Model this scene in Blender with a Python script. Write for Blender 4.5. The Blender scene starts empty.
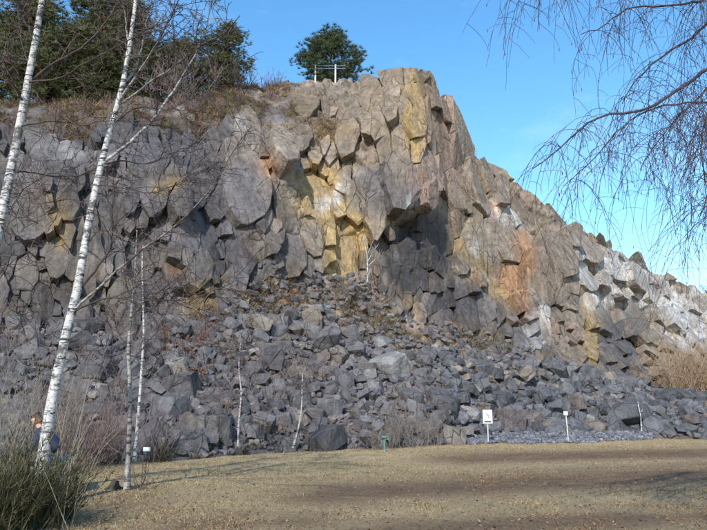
import bpy, bmesh, math, random
import numpy as np
from mathutils import Vector, Matrix
rng = np.random.default_rng(7)
random.seed(7)
S = bpy.context.scene
COL = S.collection
R = math.radians

# ------------------------------------------------------------------ camera
F = 694.0                       # focal length in photograph pixels (707 wide)
PITCH = R(12.6)
CAM = np.array([0.0, 0.0, 1.6])
cd = bpy.data.cameras.new('camera')
cam = bpy.data.objects.new('camera', cd); COL.objects.link(cam)
cam.location = CAM; cam.rotation_euler = (math.pi/2 + PITCH, 0, 0)
cd.sensor_fit = 'HORIZONTAL'; cd.sensor_width = 36; cd.lens = 36*F/707
cd.clip_start = .1; cd.clip_end = 5000
S.camera = cam

# ------------------------------------------------------------------ sky and sun
SUN_EL, SUN_AZ = 36.0, 16.0     # azimuth: degrees to the left of straight behind the camera
tosun = Vector((-math.cos(R(SUN_EL))*math.sin(R(SUN_AZ)), -math.cos(R(SUN_EL))*math.cos(R(SUN_AZ)), math.sin(R(SUN_EL))))
w = bpy.data.worlds.new('World'); S.world = w; w.use_nodes = True
nt = w.node_tree; nt.nodes.clear()
sky = nt.nodes.new('ShaderNodeTexSky'); sky.sky_type = 'NISHITA'; sky.sun_disc = False
sky.sun_elevation = R(SUN_EL); sky.sun_rotation = math.atan2(tosun.x, tosun.y)
sky.air_density = 1.0; sky.dust_density = 0.2; sky.ozone_density = 1.2
bg = nt.nodes.new('ShaderNodeBackground'); bg.inputs[1].default_value = 0.15
wo = nt.nodes.new('ShaderNodeOutputWorld')
hs = nt.nodes.new('ShaderNodeHueSaturation'); hs.inputs['Saturation'].default_value = 1.28; hs.inputs['Hue'].default_value = .494; nt.links.new(sky.outputs[0], hs.inputs['Color']); 
tcw = nt.nodes.new('ShaderNodeTexCoord'); mpw = nt.nodes.new('ShaderNodeMapping'); mpw.inputs['Scale'].default_value = (2.0, 2.0, 5.0); mpw.inputs['Rotation'].default_value = (0, .5, .3); nt.links.new(tcw.outputs['Generated'], mpw.inputs[0])
nzw = nt.nodes.new('ShaderNodeTexNoise'); nzw.inputs['Scale'].default_value = 1.6; nzw.inputs['Detail'].default_value = 7; nzw.inputs['Roughness'].default_value = .62; nt.links.new(mpw.outputs[0], nzw.inputs['Vector'])
mrw = nt.nodes.new('ShaderNodeMapRange'); nt.links.new(nzw.outputs['Fac'], mrw.inputs[0]); mrw.inputs[1].default_value = .52; mrw.inputs[2].default_value = .85; mrw.inputs[3].default_value = 0; mrw.inputs[4].default_value = .30
mxw = nt.nodes.new('ShaderNodeMixRGB'); nt.links.new(mrw.outputs[0], mxw.inputs[0]); nt.links.new(hs.outputs[0], mxw.inputs[1]); mxw.inputs[2].default_value = (4.2, 4.6, 5.0, 1)
nt.links.new(mxw.outputs[0], bg.inputs[0]); nt.links.new(bg.outputs[0], wo.inputs[0])
sl = bpy.data.lights.new('sun', 'SUN'); sl.energy = 3.0; sl.angle = R(0.6); sl.color = (1, .95, .87)
so = bpy.data.objects.new('sun', sl); COL.objects.link(so); so.location = (-30, -30, 60)
so.rotation_euler = tosun.to_track_quat('Z', 'Y').to_euler()
S.view_settings.view_transform = 'Standard'; S.view_settings.look = 'None'
S.view_settings.exposure = 1.0; S.view_settings.gamma = 1

# ------------------------------------------------------------------ numpy helpers
def hsh(a, b, c, seed):
    a = np.asarray(a).astype(np.int64).astype(np.uint32); b = np.asarray(b).astype(np.int64).astype(np.uint32); c = np.asarray(c).astype(np.int64).astype(np.uint32)
    h = a*np.uint32(374761393) + b*np.uint32(668265263) + c*np.uint32(2246822519) + np.uint32((seed*3266489917) & 0xffffffff)
    h = (h ^ (h >> np.uint32(13)))*np.uint32(1274126177)
    h = (h ^ (h >> np.uint32(16)))*np.uint32(2654435761)
    return h ^ (h >> np.uint32(15))
def rnd(h, k):
    h = (h + np.uint32((k*0x9E3779B9) & 0xffffffff))
    h = (h ^ (h >> np.uint32(16)))*np.uint32(2246822507)
    h = (h ^ (h >> np.uint32(13)))*np.uint32(3266489909)
    h = h ^ (h >> np.uint32(16))
    return h.astype(np.float64)/4294967295.0
def vnoise(P, size, seed):
    q = P/np.asarray(size, float); b = np.floor(q); f = q-b; f = f*f*(3-2*f)
    out = 0
    for dx in (0, 1):
        for dy in (0, 1):
            for dz in (0, 1):
                v = rnd(hsh(b[:, 0]+dx, b[:, 1]+dy, b[:, 2]+dz, seed), 1)
                out = out + v*(f[:, 0] if dx else 1-f[:, 0])*(f[:, 1] if dy else 1-f[:, 1])*(f[:, 2] if dz else 1-f[:, 2])
    return out
def fbm(P, size, seed, oct=4):
    o = 0; a = .5; s = np.asarray(size, float)*np.ones(3); t = 0
    for k in range(oct):
        o = o + a*vnoise(P, s, seed+k*17); t += a; a *= .5; s = s*.5
    return o/t
def vor(P, size, seed, jit=.85):
    s = np.asarray(size, float)*np.ones(3)
    q = P/s; b = np.floor(q)
    n = len(P); f1 = np.full(n, 1e9); f2 = np.full(n, 1e9); idh = np.zeros(n, np.uint32); C = np.zeros((n, 3)); id2 = idh.copy(); C2 = C.copy()
    for dx in (-1, 0, 1):
        for dy in (-1, 0, 1):
            for dz in (-1, 0, 1):
                cx, cy, cz = b[:, 0]+dx, b[:, 1]+dy, b[:, 2]+dz
                h = hsh(cx, cy, cz, seed)
                p = np.stack([cx+.5+(rnd(h, 1)-.5)*jit, cy+.5+(rnd(h, 2)-.5)*jit, cz+.5+(rnd(h, 3)-.5)*jit], 1)
                d = ((p-q)**2).sum(1)
                near = d < f1
                nr2 = (~near) & (d < f2)
                id2 = np.where(near, idh, np.where(nr2, h, id2)); C2[near] = C[near]; C2[nr2] = p[nr2]
                f2 = np.where(near, f1, np.minimum(f2, d))
                f1 = np.where(near, d, f1); idh = np.where(near, h, idh); C[near] = p[near]
    return idh, np.sqrt(f1), np.sqrt(f2), C*s, id2, C2*s
def sstep(a, b, x):
    t = np.clip((x-a)/(b-a), 0, 1); return t*t*(3-2*t)
def ray(px, py):
    xc = (np.asarray(px, float)-353.5)/F; yc = (265-np.asarray(py, float))/F
    return np.stack(np.broadcast_arrays(xc, math.cos(PITCH)-yc*math.sin(PITCH), math.sin(PITCH)+yc*math.cos(PITCH)), -1)
def at(px, py, Y):
    d = ray(px, py); return CAM + d*(np.asarray(Y, float)/d[..., 1])[..., None]
def ground_z(x, y):
    x = np.asarray(x, float); y = np.asarray(y, float)
    return .011*np.clip(y, -40, 120) + .05*np.sin(x*.31+1)*np.sin(y*.23) + .025*np.sin(x*.9+y*.7)
def on_ground(px, py):
    d = ray(px, py); t = 5.0
    for _ in range(60):
        p = CAM+d*t; t = t + (p[2]-float(ground_z(p[0], p[1])))/max(-d[2]+.011, 1e-3)*.7
    p = CAM+d*t; return np.array([p[0], p[1], float(ground_z(p[0], p[1]))])

# ------------------------------------------------------------------ object helpers
def mesh_np(name, V, faces, col=None, smooth=False):
    V = np.asarray(V, float); faces = np.asarray(faces, np.int64)
    me = bpy.data.meshes.new(name); n, k = faces.shape
    me.vertices.add(len(V)); me.vertices.foreach_set('co', V.ravel().astype(np.float32))
    me.loops.add(n*k); me.loops.foreach_set('vertex_index', faces.ravel().astype(np.int32))
    me.polygons.add(n); me.polygons.foreach_set('loop_start', (np.arange(n)*k).astype(np.int32))
    if col is not None:
        a = me.color_attributes.new('Col', 'FLOAT_COLOR', 'POINT')
        a.data.foreach_set('color', np.concatenate([col, np.ones((len(col), 1))], 1).ravel().astype(np.float32))
    me.update(calc_edges=True)
    me.polygons.foreach_set('use_smooth', np.full(n, bool(smooth)))
    return me
def obj(name, me, mat, parent=None, loc=None):
    o = bpy.data.objects.new(name, me); COL.objects.link(o)
    if me is not None and mat is not None and len(me.materials) == 0: me.materials.append(mat)
    if parent is not None: o.parent = parent
    if loc is not None: o.location = loc
    return o
def tag(o, label=None, cat=None, group=None, kind=None):
    if label: o['label'] = label
    if cat: o['category'] = cat
    if group: o['group'] = group
    if kind: o['kind'] = kind
    return o
def thing(name, loc, label, cat, group=None):
    o = bpy.data.objects.new(name, None); COL.objects.link(o); o.location = loc; o.empty_display_size = .2
    return tag(o, label, cat, group)
class MB:
    """collects triangles, later ONE mesh"""
    def __init__(s): s.v = []; s.f = []; s.c = []; s.n = 0
    def add(s, V, Fc, col):
        V = np.asarray(V, float); Fc = np.asarray(Fc, np.int64)
        if Fc.shape[1] == 4: Fc = np.concatenate([Fc[:, [0, 1, 2]], Fc[:, [0, 2, 3]]])
        s.v.append(V); s.f.append(Fc+s.n); s.n += len(V)
        col = np.asarray(col, float); s.c.append(np.broadcast_to(col, (len(V), 3)).copy())
    def tube(s, pts, rad, sides=5, col=(.1, .1, .1), cap=True):
        pts = np.asarray(pts, float); n = len(pts); rad = np.broadcast_to(np.asarray(rad, float), (n,))
        t = np.gradient(pts, axis=0); t /= np.linalg.norm(t, axis=1)[:, None]+1e-9
        up = np.array([0, 0, 1.0]) if abs(t[:, 2]).mean() < .8 else np.array([1.0, .2, 0])
        a = np.cross(t, up); a /= np.linalg.norm(a, axis=1)[:, None]+1e-9; b = np.cross(t, a)
        an = np.arange(sides)*2*math.pi/sides
        V = pts[:, None]+rad[:, None, None]*(a[:, None]*np.cos(an)[None, :, None]+b[:, None]*np.sin(an)[None, :, None])
        i = np.arange(n-1)[:, None]*sides; j = np.arange(sides)[None]; k = (j+1) % sides
        Q = np.stack([i+j, i+k, i+sides+k, i+sides+j], -1).reshape(-1, 4)
        col = np.asarray(col, float)
        c = np.repeat(np.broadcast_to(col, (n, 3)), sides, 0)
        s.add(V.reshape(-1, 3), Q, c)
        if cap and sides > 4:
            s.add(V[-1], np.stack([np.zeros(sides-2, int), np.arange(1, sides-1), np.arange(2, sides)], 1), c[-sides:])
    def box(s, lo, hi, col=(.5, .5, .5)):
        x0, y0, z0 = lo; x1, y1, z1 = hi
        V = [(x0, y0, z0), (x1, y0, z0), (x1, y1, z0), (x0, y1, z0), (x0, y0, z1), (x1, y0, z1), (x1, y1, z1), (x0, y1, z1)]
        s.add(V, [(0, 3, 2, 1), (4, 5, 6, 7), (0, 1, 5, 4), (1, 2, 6, 5), (2, 3, 7, 6), (3, 0, 4, 7)], col)
    def blades(s, base, dirs, width, col):
        """thin triangles from base along dirs"""
        base = np.asarray(base, float); dirs = np.asarray(dirs, float); n = len(base)
        side = np.cross(dirs, rng.normal(size=(n, 3))); side /= np.linalg.norm(side, axis=1)[:, None]+1e-9
        wd = np.broadcast_to(np.asarray(width, float), (n,))[:, None]
        V = np.stack([base-side*wd*.5, base+side*wd*.5, base+dirs], 1).reshape(-1, 3)
        s.add(V, np.arange(3*n).reshape(n, 3), np.repeat(np.broadcast_to(col, (n, 3)), 3, 0))
    def build(s, name, mat, parent=None, smooth=False, origin=None):
        V = np.concatenate(s.v); o0 = np.array(origin if origin is not None else (0, 0, 0), float)
        return obj(name, mesh_np(name, V-o0, np.concatenate(s.f), np.concatenate(s.c), smooth), mat, parent)

# ------------------------------------------------------------------ materials
def M(name):
    m = bpy.data.materials.new(name); m.use_nodes = True
    return m, m.node_tree, m.node_tree.nodes['Principled BSDF']
def N(t, typ, **kw):
    n = t.nodes.new(typ)
    for k, v in kw.items(): setattr(n, k, v)
    return n
def noise(t, scale, detail=6, rough=.6, vec=None):
    n = N(t, 'ShaderNodeTexNoise'); n.inputs['Scale'].default_value = scale; n.inputs['Detail'].default_value = detail; n.inputs['Roughness'].default_value = rough
    if vec is not None: t.links.new(vec, n.inputs['Vector'])
    return n.outputs['Fac']
def rng_map(t, v, a, b, c, d):
    n = N(t, 'ShaderNodeMapRange'); t.links.new(v, n.inputs[0])
    for i, x in enumerate((a, b, c, d)): n.inputs[i+1].default_value = x
    return n.outputs[0]
def mulc(t, colsock, valsock):
    n = N(t, 'ShaderNodeMixRGB', blend_type='MULTIPLY'); n.inputs[0].default_value = 1
    t.links.new(colsock, n.inputs[1]); t.links.new(valsock, n.inputs[2]); return n.outputs[0]
def mixc(t, fac, a, b):
    n = N(t, 'ShaderNodeMixRGB'); t.links.new(fac, n.inputs[0])
    for i, x in ((1, a), (2, b)):
        if isinstance(x, tuple): n.inputs[i].default_value = (*x, 1)
        else: t.links.new(x, n.inputs[i])
    return n.outputs[0]
def bump(t, h, strength, dist, bsdf):
    b = N(t, 'ShaderNodeBump'); b.inputs['Strength'].default_value = strength; b.inputs['Distance'].default_value = dist
    t.links.new(h, b.inputs['Height']); t.links.new(b.outputs[0], bsdf.inputs['Normal'])
def col_attr(t):
    a = N(t, 'ShaderNodeAttribute'); a.attribute_name = 'Col'; return a.outputs['Color']
def rock_material(name, source):
    m, t, b = M(name)
    geo = N(t, 'ShaderNodeNewGeometry').outputs['Position']
    if source == 'attr': c = col_attr(t)
    else: c = N(t, 'ShaderNodeObjectInfo').outputs['Color']
    n1 = noise(t, 1.1, 8, .65, geo); n2 = noise(t, 9, 5, .7, geo)
    c = mulc(t, c, rng_map(t, n1, .3, .7, .72, 1.28)); c = mulc(t, c, rng_map(t, n2, .3, .7, .78, 1.22))
    spots = rng_map(t, noise(t, 3.3, 9, .75, geo), .60, .68, 0, .5)      # pale lichen flecks
    c = mixc(t, spots, c, (.24, .232, .222))
    mp = N(t, 'ShaderNodeMapping'); mp.inputs['Scale'].default_value = (2.2, 2.2, .22); t.links.new(geo, mp.inputs[0])
    c = mulc(t, c, rng_map(t, noise(t, 1, 6, .65, mp.outputs[0]), .32, .68, .66, 1.3))     # water streaks down the face
    t.links.new(c, b.inputs['Base Color']); b.inputs['Roughness'].default_value = .88; b.inputs['Specular IOR Level'].default_value = .25
    # hairline joints and small broken facets
    nz = N(t, 'ShaderNodeTexNoise'); nz.inputs['Scale'].default_value = 1.6; nz.inputs['Detail'].default_value = 4; t.links.new(geo, nz.inputs['Vector'])
    ad = N(t, 'ShaderNodeMixRGB', blend_type='ADD'); ad.inputs[0].default_value = .28; t.links.new(geo, ad.inputs[1]); t.links.new(nz.outputs['Color'], ad.inputs[2])
    ve = N(t, 'ShaderNodeTexVoronoi', feature='DISTANCE_TO_EDGE'); ve.inputs['Scale'].default_value = 1.15; t.links.new(ad.outputs[0], ve.inputs['Vector'])
    gate = rng_map(t, noise(t, .8, 3, .6, geo), .54, .62, 0, 1)
    ln = N(t, 'ShaderNodeMath', operation='MULTIPLY'); t.links.new(rng_map(t, ve.outputs['Distance'], .003, .018, .5, 0), ln.inputs[0]); t.links.new(gate, ln.inputs[1])
    c = mixc(t, ln.outputs[0], c, (.03, .027, .026))
    mj = N(t, 'ShaderNodeMapping'); mj.inputs['Scale'].default_value = (1.0, 1.0, .38); mj.inputs['Rotation'].default_value = (.1, .22, .3); t.links.new(ad.outputs[0], mj.inputs[0])
    vj = N(t, 'ShaderNodeTexVoronoi', feature='DISTANCE_TO_EDGE'); vj.inputs['Scale'].default_value = .8; t.links.new(mj.outputs[0], vj.inputs['Vector'])
    lj = N(t, 'ShaderNodeMath', operation='MULTIPLY'); t.links.new(rng_map(t, vj.outputs['Distance'], .004, .016, .8, 0), lj.inputs[0]); t.links.new(rng_map(t, noise(t, .45, 3, .6, geo), .44, .54, 0, 1), lj.inputs[1])
    c = mixc(t, lj.outputs[0], c, (.026, .023, .022)); t.links.new(c, b.inputs['Base Color'])
    lm_ = N(t, 'ShaderNodeMath', operation='MAXIMUM'); t.links.new(ln.outputs[0], lm_.inputs[0]); t.links.new(lj.outputs[0], lm_.inputs[1]); ln = lm_
    vc = N(t, 'ShaderNodeTexVoronoi', feature='F1'); vc.inputs['Scale'].default_value = 2.6; t.links.new(ad.outputs[0], vc.inputs['Vector'])
    n3 = noise(t, 4.5, 10, .72, geo)
    h1_ = N(t, 'ShaderNodeMath', operation='MULTIPLY_ADD'); t.links.new(vc.outputs['Distance'], h1_.inputs[0]); h1_.inputs[1].default_value = -.7; t.links.new(n3, h1_.inputs[2])
    h2_ = N(t, 'ShaderNodeMath', operation='MULTIPLY_ADD'); t.links.new(ln.outputs[0], h2_.inputs[0]); h2_.inputs[1].default_value = -.6; t.links.new(h1_.outputs[0], h2_.inputs[2])
    bump(t, h2_.outputs[0], .9, .13, b)
    return m
def attr_material(name, rough=.8, nscale=None, lo=.7, hi=1.3, translucent=0):
    m, t, b = M(name); c = col_attr(t)
    if nscale:
        geo = N(t, 'ShaderNodeNewGeometry').outputs['Position']
        c = mulc(t, c, rng_map(t, noise(t, nscale, 4, .6, geo), .3, .7, lo, hi))
    t.links.new(c, b.inputs['Base Color']); b.inputs['Roughness'].default_value = rough; b.inputs['Specular IOR Level'].default_value = .2
    return m
def plain(name, c, rough=.6, metal=0, nscale=30, amt=.15):
    m, t, b = M(name); geo = N(t, 'ShaderNodeNewGeometry').outputs['Position']
    rgb = N(t, 'ShaderNodeRGB'); rgb.outputs[0].default_value = (*c, 1)
    t.links.new(mulc(t, rgb.outputs[0], rng_map(t, noise(t, nscale, 5, .6, geo), .3, .7, 1-amt, 1+amt)), b.inputs['Base Color'])
    b.inputs['Roughness'].default_value = rough; b.inputs['Metallic'].default_value = metal
    return m
M_ROCK = rock_material('cliff_rock', 'attr')
M_BOULDER = rock_material('boulder_rock', 'object')
M_PLANT = attr_material('plant_matter', .85)
M_NEEDLE = attr_material('pine_needles', .7, 1.2, .75, 1.25)
M_TWIG = attr_material('twig_bark', .85, 14)
def birch_bark():
    m, t, b = M('birch_bark'); geo = N(t, 'ShaderNodeNewGeometry').outputs['Position']
    mp = N(t, 'ShaderNodeMapping'); mp.inputs['Scale'].default_value = (3.2, 3.2, 17); t.links.new(geo, mp.inputs[0])
    n = noise(t, 1, 5, .7, mp.outputs[0])
    mp2 = N(t, 'ShaderNodeMapping'); mp2.inputs['Scale'].default_value = (9, 9, 60); t.links.new(geo, mp2.inputs[0])
    n2 = noise(t, 1, 3, .6, mp2.outputs[0])
    c = mulc(t, col_attr(t), rng_map(t, noise(t, 7, 5, .6, geo), .3, .7, .8, 1.15))
    c = mixc(t, rng_map(t, n, .53, .58, 0, 1), c, (.035, .032, .03))
    c = mixc(t, rng_map(t, n2, .56, .64, 0, .85), c, (.06, .055, .05))
    c = mixc(t, rng_map(t, noise(t, 3.1, 6, .7, geo), .53, .60, 0, .9), c, (.05, .045, .042))
    t.links.new(c, b.inputs['Base Color']); b.inputs['Roughness'].default_value = .7
    bump(t, n, .5, .03, b)
    return m
M_BIRCH = birch_bark()

# ------------------------------------------------------------------ ground
def make_ground():
    xs = np.concatenate([np.linspace(-400, -40, 12)[:-1], np.arange(-40, 60, .3), np.linspace(60, 400, 12)])
    ys = np.concatenate([np.linspace(-120, 2, 12)[:-1], np.arange(2, 22, .16), np.arange(22, 58, .35), np.linspace(58, 500, 14)])
    X, Y = np.meshgrid(xs, ys); P = np.stack([X.ravel(), Y.ravel(), 0*X.ravel()], 1)
    near = np.exp(-(np.hypot(P[:, 0], P[:, 1]-15)/45)**4)
    P[:, 2] = ground_z(P[:, 0], P[:, 1]) + near*((fbm(P, (1.1, 1.1, 1), 3, 3)-.5)*.07 + (fbm(P, (.28, .28, 1), 5, 2)-.5)*.03)
    # photograph position of each vertex, used only to know where on the field the brown bands lie
    d = P-CAM; cy = d[:, 1]*math.cos(PITCH)+d[:, 2]*math.sin(PITCH); ok = cy > 1
    px = np.where(ok, 353.5+F*d[:, 0]/np.where(ok, cy, 1), 0); py = np.where(ok, 265-F*(-d[:, 1]*math.sin(PITCH)+d[:, 2]*math.cos(PITCH))/np.where(ok, cy, 1), 600)
    straw = np.array([.395, .295, .172]); brown = np.array([.18, .12, .076]); olive = np.array([.30, .235, .13])
    n1 = fbm(P, (5, 2.5, 1), 21, 4); n2 = fbm(P, (1.3, .8, 1), 31, 4); n3 = fbm(P, (.3, .3, 1), 41, 3)
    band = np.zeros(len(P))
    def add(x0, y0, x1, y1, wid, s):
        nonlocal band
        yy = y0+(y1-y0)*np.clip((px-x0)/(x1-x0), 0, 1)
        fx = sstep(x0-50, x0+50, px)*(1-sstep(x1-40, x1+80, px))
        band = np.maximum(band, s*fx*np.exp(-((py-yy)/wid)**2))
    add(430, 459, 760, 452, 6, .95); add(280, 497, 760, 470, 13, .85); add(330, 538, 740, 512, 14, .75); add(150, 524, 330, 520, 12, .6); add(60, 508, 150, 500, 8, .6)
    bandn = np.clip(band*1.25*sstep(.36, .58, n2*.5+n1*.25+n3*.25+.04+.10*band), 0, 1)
    c = straw*(.72+.6*n2[:, None])
    c = c*(1-(.45*sstep(.45, .7, n1))[:, None]) + olive*(.45*sstep(.45, .7, n1))[:, None]
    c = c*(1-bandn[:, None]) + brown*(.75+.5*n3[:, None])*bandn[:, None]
    c *= (.8+.4*n3)[:, None]
    nx = len(xs); i = np.arange(len(ys)-1)[:, None]*nx; j = np.arange(nx-1)[None]
    Q = np.stack([i+j, i+j+1, i+nx+j+1, i+nx+j], -1).reshape(-1, 4)
    m, t, b = M('dry_turf'); geo = N(t, 'ShaderNodeNewGeometry').outputs['Position']
    cc = mulc(t, col_attr(t), rng_map(t, noise(t, 14, 7, .7, geo), .3, .7, .65, 1.35)); cc = mulc(t, cc, rng_map(t, noise(t, 70, 3, .6, geo), .3, .7, .7, 1.3))
    t.links.new(cc, b.inputs['Base Color']); b.inputs['Roughness'].default_value = .95; b.inputs['Specular IOR Level'].default_value = .1
    bump(t, noise(t, 38, 6, .7, geo), 1.0, .06, b)
    o = obj('ground', mesh_np('ground', P, Q, c, True), m); tag(o, 'flat field of short dry straw-coloured grass with brown bands', kind='structure')
    return P, c, px, py, bandn
GP, GC, GPX, GPY, GB = make_ground()

# ------------------------------------------------------------------ cliff and talus surface
PXC = [-300, -160, 0, 90, 180, 230, 270, 310, 350, 385, 405, 430, 450, 480, 520, 550, 580, 620, 655, 707, 860, 1050]
TAB = [
 [(486, 0), (400, 25), (340, 29), (290, 30.5), (230, 32.5), (170, 34.5), (128, 36.5), (98, 45)],
 [(478, 0), (400, 26), (335, 31), (290, 32.5), (230, 34.5), (170, 36.5), (125, 38.5), (98, 47)],
 [(466, 0), (400, 28), (325, 34), (280, 35.2), (220, 37), (165, 38.8), (124, 41), (99, 49)],
 [(461, 0), (395, 29.5), (330, 35), (285, 36.2), (225, 38), (165, 40), (122, 42.5), (99, 50)],
 [(458, 0), (395, 31), (325, 36.5), (280, 38), (225, 40), (170, 42.5), (125, 46), (98, 52)],
 [(454, 0), (392, 32), (322, 38.5), (270, 41.5), (220, 43.5), (165, 46.5), (115, 51), (84, 58)],
 [(450, 0), (390, 33.5), (320, 40.5), (262, 44.5), (215, 46.5), (165, 49), (115, 55), (78, 63)],
 [(449, 0), (390, 34.5), (325, 42), (265, 47), (215, 49), (165, 51.5), (115, 56), (75, 64)],
 [(448, 0), (392, 35.5), (332, 43), (272, 48.5), (215, 50.5), (165, 52.5), (110, 56), (71, 63)],
 [(447, 0), (395, 36.5), (345, 43.5), (282, 49.5), (220, 51), (165, 52.5), (115, 54.5), (74, 58)],
 [(446, 0), (397, 37), (350, 44), (292, 50), (225, 51.5), (165, 53), (110, 54.5), (63, 57)],
 [(445, 0), (400, 38), (358, 45), (305, 51), (240, 53), (175, 55), (120, 57), (74, 59)],
 [(441, 37.0), (402, 40.5), (363, 45.5), (318, 52), (255, 55), (190, 58), (145, 60), (112, 62)],
 [(436.5, 40.3), (405, 43), (368, 46.5), (330, 53), (275, 57), (220, 60), (180, 63), (152, 66)],
 [(434, 42), (408, 45), (370, 48), (340, 54.5), (290, 59), (240, 62), (205, 65), (176, 68)],
 [(433.5, 43), (410, 46.3), (372, 50), (345, 56), (300, 60), (260, 63), (230, 66), (208, 69)],
 [(433, 43.6), (410, 47.3), (376, 52), (350, 57.5), (315, 62), (280, 65), (255, 70), (230, 76)],
 [(433, 44.6), (411, 48.5), (382, 54), (362, 59), (335, 64), (310, 74), (280, 82), (250, 88)],
 [(434.5, 45), (412, 49), (388, 56), (372, 64), (350, 76), (325, 84), (295, 92), (268, 97)],
 [(437.5, 0), (412, 49), (396, 58), (385, 70), (365, 84), (345, 92), (320, 98), (298, 104)],
 [(436, 0), (414, 52), (402, 66), (396, 84), (385, 98), (375, 105), (362, 112), (350, 120)],
 [(435, 0), (415, 54), (404, 70), (398, 90), (390, 105), (382, 112), (374, 118), (366, 126)],
]
for row in TAB:
    if row[0][1] == 0: row[0] = (row[0][0], 1.6/((row[0][0]-420)/F*1.0+.011)*.985)
UPX = np.concatenate([np.linspace(-300, -62, 40), np.arange(-60, 770, .9), np.linspace(772, 1050, 40)])
CNT = [70, 75, 60, 70, 70, 60, 45]
T = np.array(TAB)                                   # (cols, 8, 2)
def gsmooth(a, s):
    r = int(3*s); k = np.exp(-.5*(np.arange(-r, r+1)/s)**2); k /= k.sum()
    return np.convolve(np.pad(a, r, mode='edge'), k, 'valid')
rows = []
feat = np.zeros((len(UPX), 8, 2))
for k in range(8):
    for q in range(2): feat[:, k, q] = gsmooth(np.interp(UPX, PXC, T[:, k, q]), 9)
vidx = []
for k in range(7):
    for i in range(CNT[k]): vidx.append(k+i/CNT[k])
vidx.append(7.0); vidx = np.array(vidx); NV = len(vidx); NU = len(UPX)
k0 = np.clip(vidx.astype(int), 0, 6); fr = vidx-k0
def cat(a):   # Catmull-Rom along v, blended with linear
    p0 = a[:, np.clip(k0-1, 0, 7)]; p1 = a[:, k0]; p2 = a[:, k0+1]; p3 = a[:, np.clip(k0+2, 0, 7)]
    cr = .5*((2*p1)+(-p0+p2)*fr+(2*p0-5*p1+4*p2-p3)*fr**2+(-p0+3*p1-3*p2+p3)*fr**3)
    return .5*cr+.5*(p1+(p2-p1)*fr)
GPYC = cat(feat[:, :, 0]); GYC = cat(feat[:, :, 1])            # (NU, NV)
GPXC = np.repeat(UPX[:, None], NV, 1)
B = at(GPXC, GPYC, GYC)                                        # base surface
# skirt under the ground in front, plateau behind the ridge
toe = B[:, :1].copy(); hd = toe[:, :, :2]/np.linalg.norm(toe[:, :, :2], axis=2)[..., None]
toe[:, :, :2] -= hd*1.0; toe[:, :, 2] -= 1.2
top = B[:, -1:]; hd = top[:, :, :2]/np.linalg.norm(top[:, :, :2], axis=2)[..., None]
plat = []
for dd, dz in ((1, .05), (2, .1), (3.5, .1), (5, 0), (8, -.2), (12, -.5), (20, -1.2), (35, -3), (70, -8), (140, -22)):
    q = top.copy(); q[:, :, :2] += hd*dd; q[:, :, 2] += dz; plat.append(q)
B = np.concatenate([toe, B]+plat, 1); NR = B.shape[1]
VV = np.concatenate([[-.2], vidx, 7.0+np.arange(1, 11)*.1]); VV = np.repeat(VV[None], NU, 0)
PXG = np.concatenate([GPXC[:, :1], GPXC, np.repeat(GPXC[:, -1:], 10, 1)], 1); PYG = np.concatenate([GPYC[:, :1], GPYC, np.repeat(GPYC[:, -1:], 10, 1)], 1)
# smooth outward normals
Bs = B.copy()
def blur2(a, n):
    for _ in range(n):
        a = (np.concatenate([a[:1], a[:-1]])+a*2+np.concatenate([a[1:], a[-1:]]))/4
        a = (np.concatenate([a[:, :1], a[:, :-1]], 1)+a*2+np.concatenate([a[:, 1:], a[:, -1:]], 1))/4
    return a
du = np.gradient(Bs, axis=0); dv = np.gradient(Bs, axis=1)
Nn = np.cross(du, dv); Nn /= np.linalg.norm(Nn, axis=2)[..., None]+1e-9
Nn = blur2(Nn, 25); Nn /= np.linalg.norm(Nn, axis=2)[..., None]+1e-9
P0 = B.reshape(-1, 3); NN = Nn.reshape(-1, 3); V1 = VV.ravel(); PX1 = PXG.ravel(); PY1 = PYG.ravel()
T1 = np.cross(np.array([0, 0, 1.0]), NN); T1 /= np.linalg.norm(T1, axis=1)[:, None]+1e-9
T2 = np.cross(NN, T1)
def blob(px, py, rx, ry, ang=0):
    c, s = math.cos(R(ang)), math.sin(R(ang)); x = PX1-px; y = PY1-py
    return np.exp(-(((x*c+y*s)/rx)**2+((-x*s+y*c)/ry)**2))
wall = sstep(1.75, 2.3, V1)*(1-sstep(7.0, 7.4, V1))            # 1 on the rock wall, 0 on rubble and plateau
bench = np.clip(blob(400, 330, 75, 28, 22)+blob(480, 345, 70, 18, 12)+blob(320, 295, 60, 22, 15)+blob(250, 300, 60, 25), 0, 1)*(V1 < 3.6)
vegtop = np.clip(sstep(5.7, 6.3, V1)*(1-sstep(205, 260, PX1))+blob(285, 105, 45, 22, 10)*.9+blob(255, 90, 30, 18)+blob(330,125,25,12)*.5, 0, 1)
slab = np.clip(blob(317, 193, 20, 24)+blob(240, 200, 20, 40)+blob(352, 245, 16, 30)+blob(437, 140, 16, 50, -8)+blob(505, 235, 14, 18)+blob(555, 265, 12, 28)+blob(30, 215, 18, 50)+blob(600, 330, 18, 40)+blob(415, 120, 12, 30), 0, 1)
rock_amp = wall*(1-.75*bench)*(1-.7*vegtop)
warpv = np.stack([fbm(P0, 3.0, 51, 3), fbm(P0, 3.0, 61, 3), fbm(P0, 3.0, 71, 3)], 1)-.5
PW = P0+warpv*1.0
JOINTS = np.array([(-.75, .05), (.7, .1), (.05, -.6), (-.25, .6), (.35, .35), (-.4, -.2), (.1, .05)])
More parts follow.
